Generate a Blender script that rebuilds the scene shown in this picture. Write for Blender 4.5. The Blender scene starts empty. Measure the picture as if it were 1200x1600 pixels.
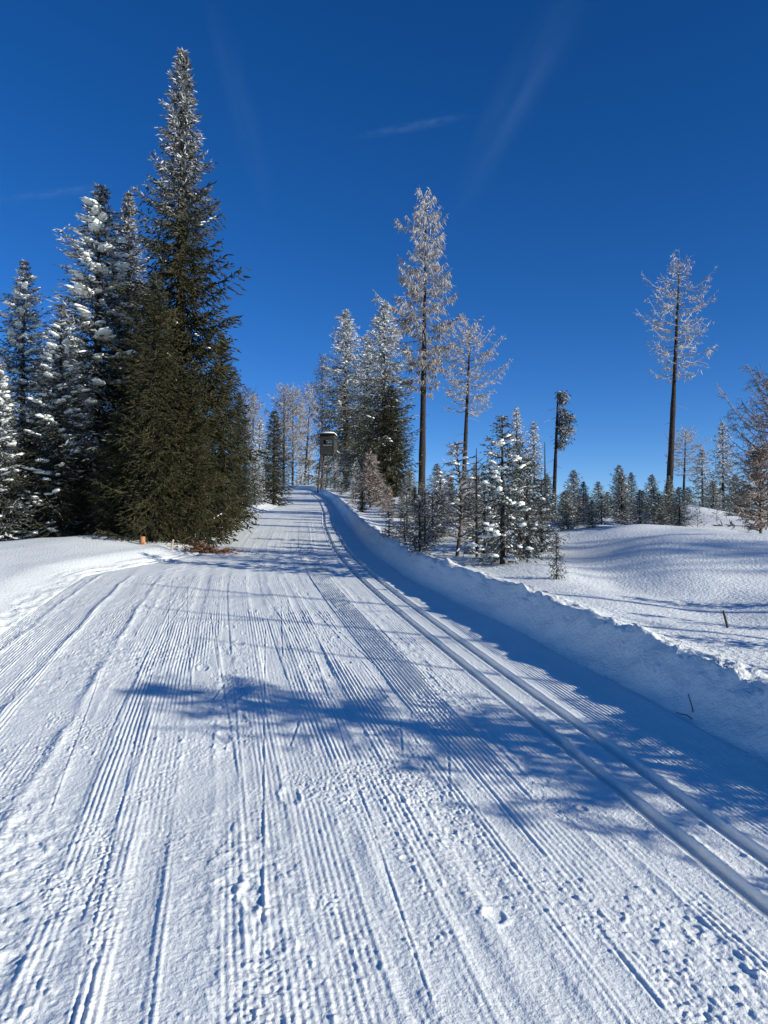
import bpy, math, random
import numpy as np
from mathutils import Vector, Matrix

scene = bpy.context.scene
COL = scene.collection
R = math.radians

# ------------------------------------------------------------------ camera
FPX = 1200.0            # focal length in pixels of the 1200x1600 photograph
HORIZON = 835.0
EYE = 1.65
cam_d = bpy.data.cameras.new("camera")
cam = bpy.data.objects.new("camera", cam_d)
COL.objects.link(cam)
cam_d.sensor_fit = 'VERTICAL'
cam_d.angle = 2 * math.atan(800 / FPX)
cam_d.clip_start = 0.05
cam_d.clip_end = 20000
cam.location = (0, 0, EYE)
cam.rotation_euler = (R(90) + math.atan((HORIZON - 800) / FPX), 0, 0)
scene.camera = cam

# ------------------------------------------------------------------ light
SUN_EL = R(16.8)
SUN_H = Vector((0.90, -0.436, 0)).normalized()          # towards the sun, right and a little behind
SUN_V = Vector((SUN_H.x * math.cos(SUN_EL), SUN_H.y * math.cos(SUN_EL), math.sin(SUN_EL)))
SUN_AZ = math.atan2(SUN_H.x, SUN_H.y)
world = bpy.data.worlds.new("World")
scene.world = world
world.use_nodes = True
wn, wl = world.node_tree.nodes, world.node_tree.links
bg = wn["Background"]
sky = wn.new("ShaderNodeTexSky")
sky.sky_type = 'NISHITA'
sky.sun_disc = False
sky.sun_elevation = SUN_EL
sky.sun_rotation = SUN_AZ
sky.altitude = 1600
sky.air_density = 0.7
sky.dust_density = 0.0
sky.ozone_density = 3.0
hs = wn.new("ShaderNodeHueSaturation")
hs.inputs["Saturation"].default_value = 1.26
hs.inputs["Hue"].default_value = 0.510
hs.inputs["Value"].default_value = 1.0
wl.new(sky.outputs[0], hs.inputs["Color"])
wl.new(hs.outputs[0], bg.inputs["Color"])
bg.inputs["Strength"].default_value = 0.124
sun_d = bpy.data.lights.new("sun", 'SUN')
sun_d.energy = 5.0
sun_d.angle = R(0.45)
sun_d.color = (1.0, 0.975, 0.90)
sun = bpy.data.objects.new("sun", sun_d)
COL.objects.link(sun)
sun.location = (30, -20, 30)
sun.rotation_euler = SUN_V.to_track_quat('Z', 'Y').to_euler()
vs = scene.view_settings
vs.view_transform = 'Standard'
vs.look = 'None'
vs.gamma = 1.0
vs.exposure = 0.26
vs.use_curve_mapping = False
scene.cycles.max_bounces = 6
scene.cycles.volume_bounces = 0

# ------------------------------------------------------------------ noise
def _hash(ix, iy, seed):
    h = (ix.astype(np.uint32) * np.uint32(374761393) + iy.astype(np.uint32) * np.uint32(668265263)
         + np.uint32((seed * 974634541 + 12345) & 0xffffffff))
    h = (h ^ (h >> np.uint32(13))) * np.uint32(1274126177)
    h = h ^ (h >> np.uint32(16))
    return h

def perlin(x, y, seed=0):
    """gradient noise, about -0.7 .. 0.7"""
    x = np.asarray(x, np.float32); y = np.asarray(y, np.float32)
    fx = np.floor(x); fy = np.floor(y)
    ix = fx.astype(np.int32); iy = fy.astype(np.int32)
    dx = x - fx; dy = y - fy
    u = dx * dx * dx * (dx * (dx * 6 - 15) + 10)
    v = dy * dy * dy * (dy * (dy * 6 - 15) + 10)
    def g(ax, ay, rx, ry):
        a = (_hash(ix + ax, iy + ay, seed) & np.uint32(255)).astype(np.float32) * np.float32(2 * math.pi / 256)
        return np.cos(a) * rx + np.sin(a) * ry
    a = g(0, 0, dx, dy); b = g(1, 0, dx - 1, dy)
    c = g(0, 1, dx, dy - 1); d = g(1, 1, dx - 1, dy - 1)
    return (a + u * (b - a)) * (1 - v) + (c + u * (d - c)) * v

def fbm(x, y, seed=0, octaves=3):
    s = 0; a = 1.0
    for i in range(octaves):
        s = s + a * perlin(x * 2 ** i, y * 2 ** i, seed + i * 7)
        a *= 0.5
    return s

def sstep(a, b, x):
    t = np.clip((np.asarray(x, np.float64) - a) / (b - a), 0, 1)
    return t * t * (3 - 2 * t)

# ------------------------------------------------------------------ lie of the land
SLOPE = 0.0833
CD = [-50, 0, 2.9, 5.0, 8.3, 11.6, 15.8, 23.3, 30, 44, 62, 72, 80, 90, 110, 400]
CX = [12.8, 2.06, 1.445, 1.0, 0.30, -0.36, -1.02, -1.82, -2.35, -3.75, -6.2, -8.8, -13.0, -20, -36, -260]
_dd = np.linspace(-50, 400, 4501)
_cc = np.interp(_dd, CD, CX)
_k = np.exp(-0.5 * (np.arange(-40, 41) / 14.0) ** 2); _k /= _k.sum()
_cc = np.convolve(np.pad(_cc, 40, mode='edge'), _k, mode='valid')
def centre(d):                       # x of the left classic ski groove
    return np.interp(d, _dd, _cc)
def v_left(d):                       # left edge of the groomed snow, measured from the groove
    return np.interp(d, [0, 12.0, 15.0, 25, 36, 62], [-4.3, -4.25, -2.75, -2.8, -1.95, -1.9])
def v_foot(d):                       # foot, crest and height of the ploughed bank on the right
    return np.interp(d, [4, 8, 12, 30], [1.00, 0.94, 0.70, 0.60])
def v_crest(d):
    return np.interp(d, [4, 8, 12, 30], [1.42, 1.34, 1.08, 0.95])
def bank_h(d):
    return np.interp(d, [4, 8, 12, 30], [0.29, 0.325, 0.29, 0.26])

def softmin(a, b, k):
    m = np.minimum(a, b)
    return m - k * np.log(np.exp(-(a - m) / k) + np.exp(-(b - m) / k))

def ground(x, d):
    """smooth height of the snow surface"""
    x = np.asarray(x, np.float64); d = np.asarray(d, np.float64)
    v = x - centre(np.minimum(d, 110))
    dsat = 78 - 57 * sstep(3.0, 9.5, v) - 20 * sstep(8, 30, -v)
    dsat = dsat + 8 * sstep(20, 60, v)
    z = SLOPE * softmin(d, dsat, 3.5)
    over = np.maximum(d - dsat - 4, 0)
    z = z - 0.012 * over * over / (over + 25.0)
    z = np.where(d < -20, z, z)
    # right: ploughed bank, then the untouched field
    vf, vc = v_foot(d), v_crest(d)
    bank = bank_h(d) * sstep(vf, vc, v)
    bank = bank * (1 - 0.15 * sstep(vc, vc + 0.4, v)) + 0.06 * sstep(2.0, 4.0, v)
    rn = perlin(x * 0.33, d * 0.33, 5) * 0.22 + perlin(x * 0.75, d * 0.75, 6) * 0.10
    rf = sstep(vc + 0.15, vc + 1.7, v)
    mounds = (0.34 * np.exp(-((x - 5.6) / 2.3) ** 2 - ((d - 13.2) / 3.0) ** 2)
              + 0.62 * np.exp(-((x - 9.3) / 1.5) ** 2 - ((d - 23.0) / 2.2) ** 2)
              + 0.35 * np.exp(-((x - 13.0) / 2.4) ** 2 - ((d - 24.0) / 2.6) ** 2)
              + 0.25 * np.exp(-((x - 8.5) / 2.5) ** 2 - ((d - 9.5) / 2.5) ** 2)
              - 0.12 * np.exp(-((x - 2.9) / 0.8) ** 2 - ((d - 10.0) / 2.2) ** 2))
    z = z + bank + rf * (rn + mounds)
    # left: shoulder rising to the field under the spruces
    vl = v_left(d) - v
    lf = 0.45 * sstep(0.0, 0.8, vl) + 0.55 * sstep(0.0, 4.0, vl)
    ln = perlin(x * 0.4, d * 0.4, 15) * 0.12 + perlin(x * 1.1, d * 1.1, 16) * 0.03
    z = z + 0.34 * lf + sstep(0.3, 2.0, vl) * ln - 0.45 * sstep(1.5, 6, vl) * sstep(13, 18, d)
    return z

def gz(x, d):
    return float(ground(np.array([x]), np.array([d]))[0])

def px_x(px, d):
    return (px - 600) / FPX * d
def top_z(py, d):
    return EYE + (HORIZON - py) / FPX * d

# ------------------------------------------------------------------ materials
def new_mat(name):
    m = bpy.data.materials.new(name)
    m.use_nodes = True
    return m, m.node_tree.nodes, m.node_tree.links, m.node_tree.nodes["Principled BSDF"]

def snow_mat(name, fine=1.0, grain=1.0, coarse=0.0):
    m, n, l, p = new_mat(name)
    p.inputs["Roughness"].default_value = 0.55
    p.inputs["Specular IOR Level"].default_value = 0.25
    tc = n.new("ShaderNodeTexCoord")
    n1 = n.new("ShaderNodeTexNoise"); n1.inputs["Scale"].default_value = 70 * grain; n1.inputs["Detail"].default_value = 3
    n2 = n.new("ShaderNodeTexNoise"); n2.inputs["Scale"].default_value = 1.3; n2.inputs["Detail"].default_value = 4
    n3 = n.new("ShaderNodeTexVoronoi"); n3.inputs["Scale"].default_value = 160 * grain
    for t in (n1, n2, n3):
        l.new(tc.outputs["Object"], t.inputs["Vector"])
    b1 = n.new("ShaderNodeBump"); b1.inputs["Strength"].default_value = 0.38 * fine; b1.inputs["Distance"].default_value = 0.012
    b2 = n.new("ShaderNodeBump"); b2.inputs["Strength"].default_value = 0.25 * fine; b2.inputs["Distance"].default_value = 0.004
    l.new(n1.outputs["Fac"], b1.inputs["Height"])
    l.new(n3.outputs["Distance"], b2.inputs["Height"])
    l.new(b1.outputs[0], b2.inputs["Normal"])
    last = b2
    if coarse > 0:
        n4 = n.new("ShaderNodeTexNoise"); n4.inputs["Scale"].default_value = 26; n4.inputs["Detail"].default_value = 2
        l.new(tc.outputs["Object"], n4.inputs["Vector"])
        b3 = n.new("ShaderNodeBump"); b3.inputs["Strength"].default_value = coarse; b3.inputs["Distance"].default_value = 0.03
        l.new(n4.outputs["Fac"], b3.inputs["Height"]); l.new(b2.outputs[0], b3.inputs["Normal"])
        last = b3
    l.new(last.outputs[0], p.inputs["Normal"])
    cr = n.new("ShaderNodeValToRGB")
    cr.color_ramp.elements[0].position = 0.3; cr.color_ramp.elements[0].color = (0.85, 0.86, 0.80, 1)
    cr.color_ramp.elements[1].position = 0.7; cr.color_ramp.elements[1].color = (0.91, 0.92, 0.86, 1)
    l.new(n2.outputs["Fac"], cr.inputs[0])
    l.new(cr.outputs[0], p.inputs["Base Color"])
    return m

def frost_mat(name, col_a, col_b, frost_col=(0.80, 0.82, 0.86, 1), rough=0.75):
    """bark or needles with rime where the 'frost' attribute says it lies"""
    m, n, l, p = new_mat(name)
    p.inputs["Roughness"].default_value = rough
    p.inputs["Specular IOR Level"].default_value = 0.2
    tc = n.new("ShaderNodeTexCoord")
    ns = n.new("ShaderNodeTexNoise"); ns.inputs["Scale"].default_value = 2.2; ns.inputs["Detail"].default_value = 3
    l.new(tc.outputs["Object"], ns.inputs["Vector"])
    mx = n.new("ShaderNodeMix"); mx.data_type = 'RGBA'
    mx.inputs["A"].default_value = col_a; mx.inputs["B"].default_value = col_b
    cr = n.new("ShaderNodeValToRGB")
    cr.color_ramp.elements[0].position = 0.36; cr.color_ramp.elements[1].position = 0.64
    l.new(ns.outputs["Fac"], cr.inputs[0]); l.new(cr.outputs[0], mx.inputs["Factor"])
    at = n.new("ShaderNodeAttribute"); at.attribute_name = "frost"
    m2 = n.new("ShaderNodeMix"); m2.data_type = 'RGBA'
    m2.inputs["B"].default_value = frost_col
    l.new(at.outputs["Fac"], m2.inputs["Factor"]); l.new(mx.outputs["Result"], m2.inputs["A"])
    l.new(m2.outputs["Result"], p.inputs["Base Color"])
    return m

def wood_mat(name, ca, cb, scale=(8, 8, 1.2), snowy=0.0, bump=0.5):
    m, n, l, p = new_mat(name)
    p.inputs["Roughness"].default_value = 0.85
    p.inputs["Specular IOR Level"].default_value = 0.15
    tc = n.new("ShaderNodeTexCoord")
    mp = n.new("ShaderNodeMapping"); mp.inputs["Scale"].default_value = scale
    l.new(tc.outputs["Object"], mp.inputs["Vector"])
    ns = n.new("ShaderNodeTexNoise"); ns.inputs["Scale"].default_value = 3.0; ns.inputs["Detail"].default_value = 5
    l.new(mp.outputs[0], ns.inputs["Vector"])
    cr = n.new("ShaderNodeValToRGB")
    cr.color_ramp.elements[0].position = 0.3; cr.color_ramp.elements[0].color = ca
    cr.color_ramp.elements[1].position = 0.7; cr.color_ramp.elements[1].color = cb
    if snowy > 0:
        e = cr.color_ramp.elements.new(0.78 - 0.15 * snowy); e.color = cb
        cr.color_ramp.elements[-1].position = 0.86 - 0.15 * snowy
        cr.color_ramp.elements[-1].color = (0.7, 0.72, 0.75, 1)
    l.new(ns.outputs["Fac"], cr.inputs[0]); l.new(cr.outputs[0], p.inputs["Base Color"])
    b = n.new("ShaderNodeBump"); b.inputs["Strength"].default_value = bump; b.inputs["Distance"].default_value = 0.03
    l.new(ns.outputs["Fac"], b.inputs["Height"]); l.new(b.outputs[0], p.inputs["Normal"])
    return m

M_TRAIL = snow_mat("groomed_snow", 1.0, 1.0)
M_FIELD = snow_mat("powder_snow", 1.4, 0.8, 0.45)
M_CLUMP = snow_mat("clump_snow", 0.5, 0.5)
M_NEEDLE = frost_mat("spruce_needles", (0.024, 0.026, 0.010, 1), (0.052, 0.045, 0.017, 1))
M_NEEDLE_D = frost_mat("dark_needles", (0.022, 0.025, 0.012, 1), (0.042, 0.039, 0.017, 1))
M_NEEDLE_G = frost_mat("grey_green_needles", (0.055, 0.058, 0.030, 1), (0.095, 0.088, 0.048, 1))
M_LARCH = frost_mat("larch_twigs", (0.13, 0.102, 0.076, 1), (0.22, 0.175, 0.13, 1), (0.76, 0.75, 0.74, 1))
M_BROWN = frost_mat("brown_twigs", (0.12, 0.070, 0.034, 1), (0.21, 0.128, 0.062, 1))
M_RUST = frost_mat("dead_needles", (0.10, 0.042, 0.016, 1), (0.17, 0.075, 0.028, 1))
M_TWIG = frost_mat("bare_twigs", (0.045, 0.034, 0.028, 1), (0.085, 0.065, 0.05, 1))
M_BARK = wood_mat("larch_bark", (0.016, 0.013, 0.011, 1), (0.055, 0.043, 0.035, 1), (10, 10, 2.5), 0.35, 0.9)
M_BARK2 = wood_mat("spruce_bark", (0.018, 0.015, 0.012, 1), (0.055, 0.043, 0.034, 1), (10, 10, 3), 0.0, 0.8)
M_PLANK = wood_mat("weathered_boards", (0.022, 0.024, 0.023, 1), (0.062, 0.062, 0.056, 1), (1.5, 1.5, 14), 0.0, 0.3)
M_POLE = wood_mat("pole_wood", (0.045, 0.036, 0.03, 1), (0.11, 0.088, 0.07, 1), (8, 8, 1), 0.0, 0.4)
M_FRESH = wood_mat("fresh_wood", (0.36, 0.15, 0.06, 1), (0.46, 0.22, 0.10, 1), (8, 8, 1.5), 0.0, 0.3)
M_STAKE = wood_mat("stake_wood", (0.42, 0.30, 0.19, 1), (0.60, 0.46, 0.32, 1), (8, 8, 1.5), 0.0, 0.3)
M_DARK, _n, _l, _p = new_mat("dark_inside")
_p.inputs["Base Color"].default_value = (0.01, 0.01, 0.01, 1); _p.inputs["Roughness"].default_value = 0.9

# ------------------------------------------------------------------ mesh helpers
def mesh_np(name, verts, faces, mat, smooth=False, frost=None, parent=None, mat_idx=None):
    """faces: list of int arrays, each (n,k)"""
    verts = np.ascontiguousarray(verts, np.float32)
    if isinstance(faces, np.ndarray):
        faces = [faces]
    faces = [np.asarray(f, np.int32) for f in faces if len(f)]
    me = bpy.data.meshes.new(name)
    loops = np.concatenate([f.ravel() for f in faces])
    tot = np.concatenate([np.full(len(f), f.shape[1], np.int32) for f in faces])
    start = np.concatenate([[0], np.cumsum(tot)[:-1]]).astype(np.int32)
    me.vertices.add(len(verts)); me.vertices.foreach_set("co", verts.ravel())
    me.loops.add(len(loops)); me.loops.foreach_set("vertex_index", loops)
    me.polygons.add(len(tot)); me.polygons.foreach_set("loop_start", start)
    me.polygons.foreach_set("loop_total", tot)
    me.polygons.foreach_set("use_smooth", np.full(len(tot), smooth, bool))
    if frost is not None:
        a = me.attributes.new("frost", 'FLOAT', 'POINT')
        a.data.foreach_set("value", np.ascontiguousarray(frost, np.float32))
    me.update(calc_edges=True)
    me.materials.append(mat)
    o = bpy.data.objects.new(name, me)
    COL.objects.link(o)
    if parent is not None:
        o.parent = parent
    return o

def tag(o, label=None, cat=None, group=None, kind=None):
    if label: o["label"] = label
    if cat: o["category"] = cat
    if group: o["group"] = group
    if kind: o["kind"] = kind
    return o

def empty(name, loc=(0, 0, 0), rz=0.0):
    o = bpy.data.objects.new(name, None)
    o.empty_display_size = 0.3
    COL.objects.link(o)
    o.location = loc; o.rotation_euler = (0, 0, rz)
    return o

class Bag:
    """collects triangles and quads with a frost value per vertex"""
    def __init__(s):
        s.v = []; s.t = []; s.q = []; s.f = []; s.n = 0
    def add(s, v, tris=None, quads=None, frost=0.0):
        v = np.asarray(v, np.float32)
        s.v.append(v)
        s.f.append(np.broadcast_to(np.asarray(frost, np.float32), (len(v),)).copy())
        if tris is not None: s.t.append(np.asarray(tris, np.int32) + s.n)
        if quads is not None: s.q.append(np.asarray(quads, np.int32) + s.n)
        s.n += len(v)
    def build(s, name, mat, parent=None, smooth=False):
        fs = []
        if s.t: fs.append(np.concatenate(s.t))
        if s.q: fs.append(np.concatenate(s.q))
        return mesh_np(name, np.concatenate(s.v), fs, mat, smooth, np.concatenate(s.f), parent)

def tube(bag, pts, rad, sides=3, frost=0.0, cap=True):
    pts = np.asarray(pts, np.float64); n = len(pts)
    rad = np.broadcast_to(np.asarray(rad, np.float64), (n,))
    tan = np.gradient(pts, axis=0)
    tan /= np.linalg.norm(tan, axis=1)[:, None] + 1e-9
    ref = np.array([0, 0, 1.0]) if abs(tan[0][2]) < 0.9 else np.array([1.0, 0, 0])
    a = np.cross(tan, ref); a /= np.linalg.norm(a, axis=1)[:, None] + 1e-9
    b = np.cross(tan, a)
    ang = np.arange(sides) * 2 * math.pi / sides + 0.4
    v = (pts[:, None, :] + rad[:, None, None] * (np.cos(ang)[None, :, None] * a[:, None, :] + np.sin(ang)[None, :, None] * b[:, None, :]))
    v = v.reshape(-1, 3)
    i = np.arange(n - 1)[:, None] * sides; j = np.arange(sides)[None, :]; k = (j + 1) % sides
    q = np.stack([i + j, i + k, i + sides + k, i + sides + j], -1).reshape(-1, 4)
    fr = np.repeat(np.broadcast_to(np.asarray(frost, np.float64), (n,)), sides)
    bag.add(v, None, q, fr)
    if cap and sides > 3:
        base = bag.n - len(v)
        for ring in (0, n - 1):
            idx = base + ring * sides
            tr = np.array([[idx, idx + m, idx + m + 1] for m in range(1, sides - 1)])
            bag.t.append(tr.astype(np.int32))

def sprays(bag, P, D, L, r, frost, rng):
    """needle-clad twiglets: slim three-sided spikes"""
    P = np.asarray(P, np.float64); D = np.asarray(D, np.float64)
    n = len(P)
    D = D / (np.linalg.norm(D, axis=1)[:, None] + 1e-9)
    rv = rng.normal(size=(n, 3))
    a = np.cross(D, rv); a /= np.linalg.norm(a, axis=1)[:, None] + 1e-9
    b = np.cross(D, a)
    L = np.broadcast_to(L, (n,))[:, None]; r = np.broadcast_to(r, (n,))[:, None]
    mid = P + D * L * 0.30
    v0 = P - D * L * 0.1
    rings = [mid + r * (math.cos(t) * a + math.sin(t) * b) for t in (0, 2.1, 4.2)]
    tip = P + D * L
    v = np.stack([v0] + rings + [tip], 1).reshape(-1, 3)
    o = (np.arange(n) * 5)[:, None]
    t = np.concatenate([o + np.array([[1, 2, 4]]), o + np.array([[2, 3, 4]]), o + np.array([[3, 1, 4]]),
                        o + np.array([[0, 2, 1]]), o + np.array([[0, 3, 2]]), o + np.array([[0, 1, 3]])])
    bag.add(v, t, None, np.repeat(np.broadcast_to(frost, (n,)), 5))

_ico = None
def ico_base():
    global _ico
    if _ico is None:
        import bmesh
        bm = bmesh.new()
        bmesh.ops.create_icosphere(bm, subdivisions=2, radius=1)
        _ico = (np.array([v.co[:] for v in bm.verts]), np.array([[v.index for v in f.verts] for f in bm.faces]))
        bm.free()
    return _ico

def snow_lump(bag, c, dirv, ln, wd, ht, rng):
    """a pillow of snow lying along a branch"""
    V, F = ico_base()
    d = np.array(dirv, float); d[2] *= 0.6; d /= np.linalg.norm(d) + 1e-9
    s = np.cross(d, [0, 0, 1.0]); s /= np.linalg.norm(s) + 1e-9
    u = np.cross(s, d)
    off = rng.uniform(0, 50, 3)
    w = V * 2.1 + off
    nz = 1 + 0.55 * (perlin(w[:, 0] + w[:, 2] * 0.7, w[:, 1] - w[:, 2] * 0.6, 3)) + 0.35 * perlin(w[:, 0] * 2.2, w[:, 1] * 2.2 + w[:, 2] * 2, 9)
    q = V * nz[:, None]
    low = np.where(q[:, 2] < 0, 0.6, 1.0)
    p = np.asarray(c) + q[:, :1] * d * ln + q[:, 1:2] * s * wd + (q[:, 2] * low)[:, None] * u * ht
    bag.add(p, F, None, 1.0)

# ------------------------------------------------------------------ the snow: trail and fields
def trail_detail(v, d, x):
    """ridges, grooves, prints and clods of the groomed track (metres)"""
    z = np.zeros_like(v, dtype=np.float32)
    v = v.astype(np.float32); d = d.astype(np.float32); x = x.astype(np.float32)
    f = np.float32
    wob = v + 0.012 * perlin(d * 0.5, v * 0.3, 31) + 0.004 * perlin(d * 2.3, v * 1.5, 32)
    # corduroy, pressed by the tiller
    ph = wob / 0.0285
    cord = 0.5 + 0.5 * np.cos(ph * f(2 * math.pi))
    cord = cord ** f(0.8)
    # bands across the width where it survived or was skied away
    band = 1.1 * perlin(v * 3.3 + 3.7, d * 0.07, 41) + 0.6 * perlin(v * 7.5, d * 0.22, 42) + 0.5 * perlin(v * 1.6, d * 0.45, 43)
    keep = (0.45 + 0.55 * sstep(-0.3, 0.3, perlin(v * 0.8, d * 0.25, 46))) * sstep(-0.20, 0.08, band).astype(np.float32)
    worn = sstep(0.05, 0.42, perlin(v * 1.7, d * 0.9, 44) + 0.5 * perlin(v * 4, d * 2.2, 45)).astype(np.float32)
    keep = keep * (1 - 0.75 * worn)
    right = sstep(0.34, 0.42, v).astype(np.float32)
    keep = np.maximum(keep, (0.9 + 0.7 * perlin(v * 5, d * 0.1, 47)) * right)
    z = z + cord * keep * (0.6 + 0.9 * np.clip(perlin(v * 5.1, d * 0.5, 48) + 0.45, 0, 1)) * f(0.0066)
    # fresh comb strip beside the ski track
    comb = (sstep(-0.78, -0.74, v) * sstep(-0.42, -0.46, v) * sstep(3.6, 5.2, d)).astype(np.float32)
    z = z + comb * (cord * 0.010)
    # polished lanes
    for v0, w, dep in ((-1.62, 0.10, 0.011), (-2.36, 0.08, 0.012), (-0.98, 0.07, 0.008), (-1.18, 0.05, 0.007), (-2.02, 0.06, 0.009), (-0.33, 0.05, 0.006), (-2.78, 0.09, 0.010)):
        c = v0 + 0.05 * perlin(d * 0.22, d * 0 + v0 * 7, 51) + 0.02 * perlin(d * 0.9, d * 0 + v0 * 3, 52)
        q = np.exp(-((v - c) / w) ** 4) * sstep(-0.25, 0.15, perlin(d * 0.45, d * 0 + v0 * 9, 54))
        z = z * (1 - 0.85 * q) - q * dep * 0.55
        e = np.exp(-((v - c - w * 0.95) / 0.02) ** 2) + np.exp(-((v - c + w * 1.15) / 0.02) ** 2)
        z = z + e * q.max(initial=1.0) * 0.004 * (0.6 + 1.2 * np.clip(perlin(d * 6, v * 9, 53), -0.5, 1))
    # longitudinal seams left by the edges of the machine
    for v0, h in ((-3.05, 0.015), (-3.55, 0.016), (-4.05, 0.02), (-2.55, 0.006), (-1.42, 0.006)):
        c = v0 + 0.045 * perlin(d * 0.7, d * 0 + v0, 61) + 0.02 * perlin(d * 2.6, d * 0 + v0, 62)
        amp = h * (0.75 + 0.8 * perlin(d * 1.6, d * 0 + v0 * 5, 63))
        z = z + amp * np.exp(-((v - c) / 0.035) ** 2)
        z = z + amp * 0.8 * sstep(-0.02, 0.03, v - c) * np.exp(-np.maximum(v - c, 0) / 0.12)
    # churned snow, left of centre and near the seam
    churn = np.exp(-((v + 2.95) / 0.42) ** 2) * sstep(-0.35, 0.25, perlin(v * 0.9, d * 0.5, 71) + 0.1)
    churn = churn + 0.7 * np.exp(-((v + 1.95) / 0.22) ** 2) * sstep(-0.1, 0.3, perlin(v * 0.9 + 9, d * 0.8, 72))
    churn = churn + 0.55 * np.exp(-((v + 0.35) / 0.18) ** 2) * sstep(-0.2, 0.3, perlin(v * 0.9 + 4, d * 1.1, 74))
    churn = churn + 0.8 * np.exp(-((v + 4.1) / 0.3) ** 2)
    churn = np.clip(churn, 0, 1).astype(np.float32)
    clod = perlin(v * 9, d * 8, 75) * 0.6 + perlin(v * 19, d * 17, 76) * 0.45 + perlin(v * 38, d * 34, 77) * 0.25
    chunk = sstep(0.08, 0.20, perlin(v * 12 + perlin(v * 6, d * 5, 175), d * 10, 176) + 0.4 * perlin(v * 30, d * 26, 177)) * (0.35 + 0.65 * sstep(-0.3, 0.5, perlin(v * 22, d * 20, 178)))
    z = z + (churn + 0.35 * sstep(0.1, 0.4, perlin(v * 1.3, d * 0.7, 179)) * sstep(0.3, -0.2, v)) * chunk * 0.011
    z = z * (1 - 0.45 * churn) + churn * (np.clip(clod, -0.35, 1.2) * 0.018)
    # scattered crumbs everywhere
    crumb = np.clip(perlin(v * 26, d * 24, 78) - 0.30, 0, 1)
    zone = 0.35 + sstep(-0.1, 0.4, perlin(v * 1.4, d * 1.2, 79))
    z = z + crumb * zone * 0.024 * sstep(0.55, 0.3, v)
    big = np.clip(perlin(v * 13, d * 12, 80) - 0.47, 0, 1)
    z = z + big * zone * 0.02 * sstep(0.3, -0.2, v)
    # broken, granular patches where skis scraped the combing away
    gp = sstep(0.08, 0.42, perlin(v * 2.6, d * 1.1, 85) + 0.5 * perlin(v * 6.0, d * 3.2, 86)) * sstep(0.3, -0.2, v)
    gr = 0.5 * np.abs(perlin(v * 14 + 3 * perlin(v * 5, d * 4, 187), d * 11, 87)) + 0.8 * np.abs(perlin(v * 34, d * 28, 88)) + 0.6 * perlin(v * 66, d * 55, 89)
    z = z * (1 - 0.55 * gp) + gp * (gr - 0.3) * 0.011
    # general roughness
    z = z + perlin(v * 7, d * 5, 81) * 0.004 + (perlin(v * 45, d * 36, 82) * 0.0021 + perlin(v * 85, d * 60, 83) * 0.0013) * (0.5 + zone)
    z = z + perlin(v * 1.1, d * 0.8, 84) * 0.012
    # skating strokes: paired slanting grooves
    rs = np.random.RandomState(7)
    strokes = []
    for i in range(16):
        d0 = 3.6 + 8.0 * rs.rand() ** 1.3
        v0 = rs.uniform(-2.9, -0.35)
        sg = 1 if rs.rand() < 0.5 else -1
        strokes.append((v0, d0, sg * rs.uniform(0.10, 0.36), rs.uniform(0.3, 0.9), rs.uniform(0.005, 0.009)))
    for i in range(26):             # long gliding lines of skate skis, nearly along the trail
        strokes.append((rs.uniform(-2.9, -0.3), 1.2 + 7.0 * rs.rand(), rs.uniform(-0.07, 0.07), rs.uniform(2.0, 6.0), rs.uniform(0.005, 0.012)))
    for dd0, vv0 in ((6.0, -0.62), (6.9, -0.58), (7.7, -0.66), (5.35, -0.55), (9.1, -0.6)):
        strokes.append((vv0, dd0, 1.7, 0.30, 0.018))
    for v0, d0, k, ln, w in strokes:
        m = (d > d0 - 0.1) & (d < d0 + ln + 0.1)
        if not m.any():
            continue
        r0, r1 = np.where(m.any(axis=1))[0][[0, -1]]
        sl = slice(r0, r1 + 1)
        t = (d[sl] - d0)
        dv = (v[sl] - v0 - k * t) / math.sqrt(1 + k * k)
        on = (sstep(0, 0.06, t) * sstep(ln, ln - 0.08, t))
        z[sl] = z[sl] - (on * (0.0024 * np.exp(-(dv / w) ** 2) - 0.0024 * np.exp(-((dv - 1.9 * w) / w) ** 2)))
    # prints: boots and a dog
    prints = []
    for i in range(9):
        dd0 = 2.2 + i * 0.85
        prints.append((-1.95 + 0.11 * (-1) ** i + 0.15 * math.sin(i), dd0 + rs.uniform(-0.05, 0.05), 0.04, 0.09, 0.005))
    for i in range(7):
        prints.append((-1.05 + rs.uniform(-0.25, 0.25), 1.9 + i * 0.95 + rs.uniform(-0.1, 0.1), 0.035, 0.04, 0.004))
    for i in range(14):
        prints.append((rs.uniform(-3.2, -0.2), 1.8 + 7 * rs.rand() ** 1.4, 0.022, 0.026, 0.004))
    for v0, d0, a, b, dep in prints:
        m = np.where(np.abs(d[:, 0] - d0) < 0.4)[0]
        if not len(m): continue
        sl = slice(m[0], m[-1] + 1)
        rr = np.sqrt(((v[sl] - v0) / a) ** 2 + ((d[sl] - d0) / b) ** 2)
        rr = rr + 0.35 * perlin(v[sl] * 25, d[sl] * 25, 91)
        z[sl] = z[sl] - dep * sstep(1.25, 0.6, rr) + 0.004 * np.exp(-((rr - 1.35) / 0.25) ** 2)
    # calmer verge beside the ski grooves, then the two grooves
    calm = (sstep(-0.20, -0.12, v) * sstep(0.42, 0.36, v)).astype(np.float32)
    z = z * (1 - 0.85 * calm) + calm * (perlin(v * 60, d * 50, 98) * 0.0022 + np.clip(perlin(v * 24, d * 21, 99) - 0.34, 0, 1) * 0.02)
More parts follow.
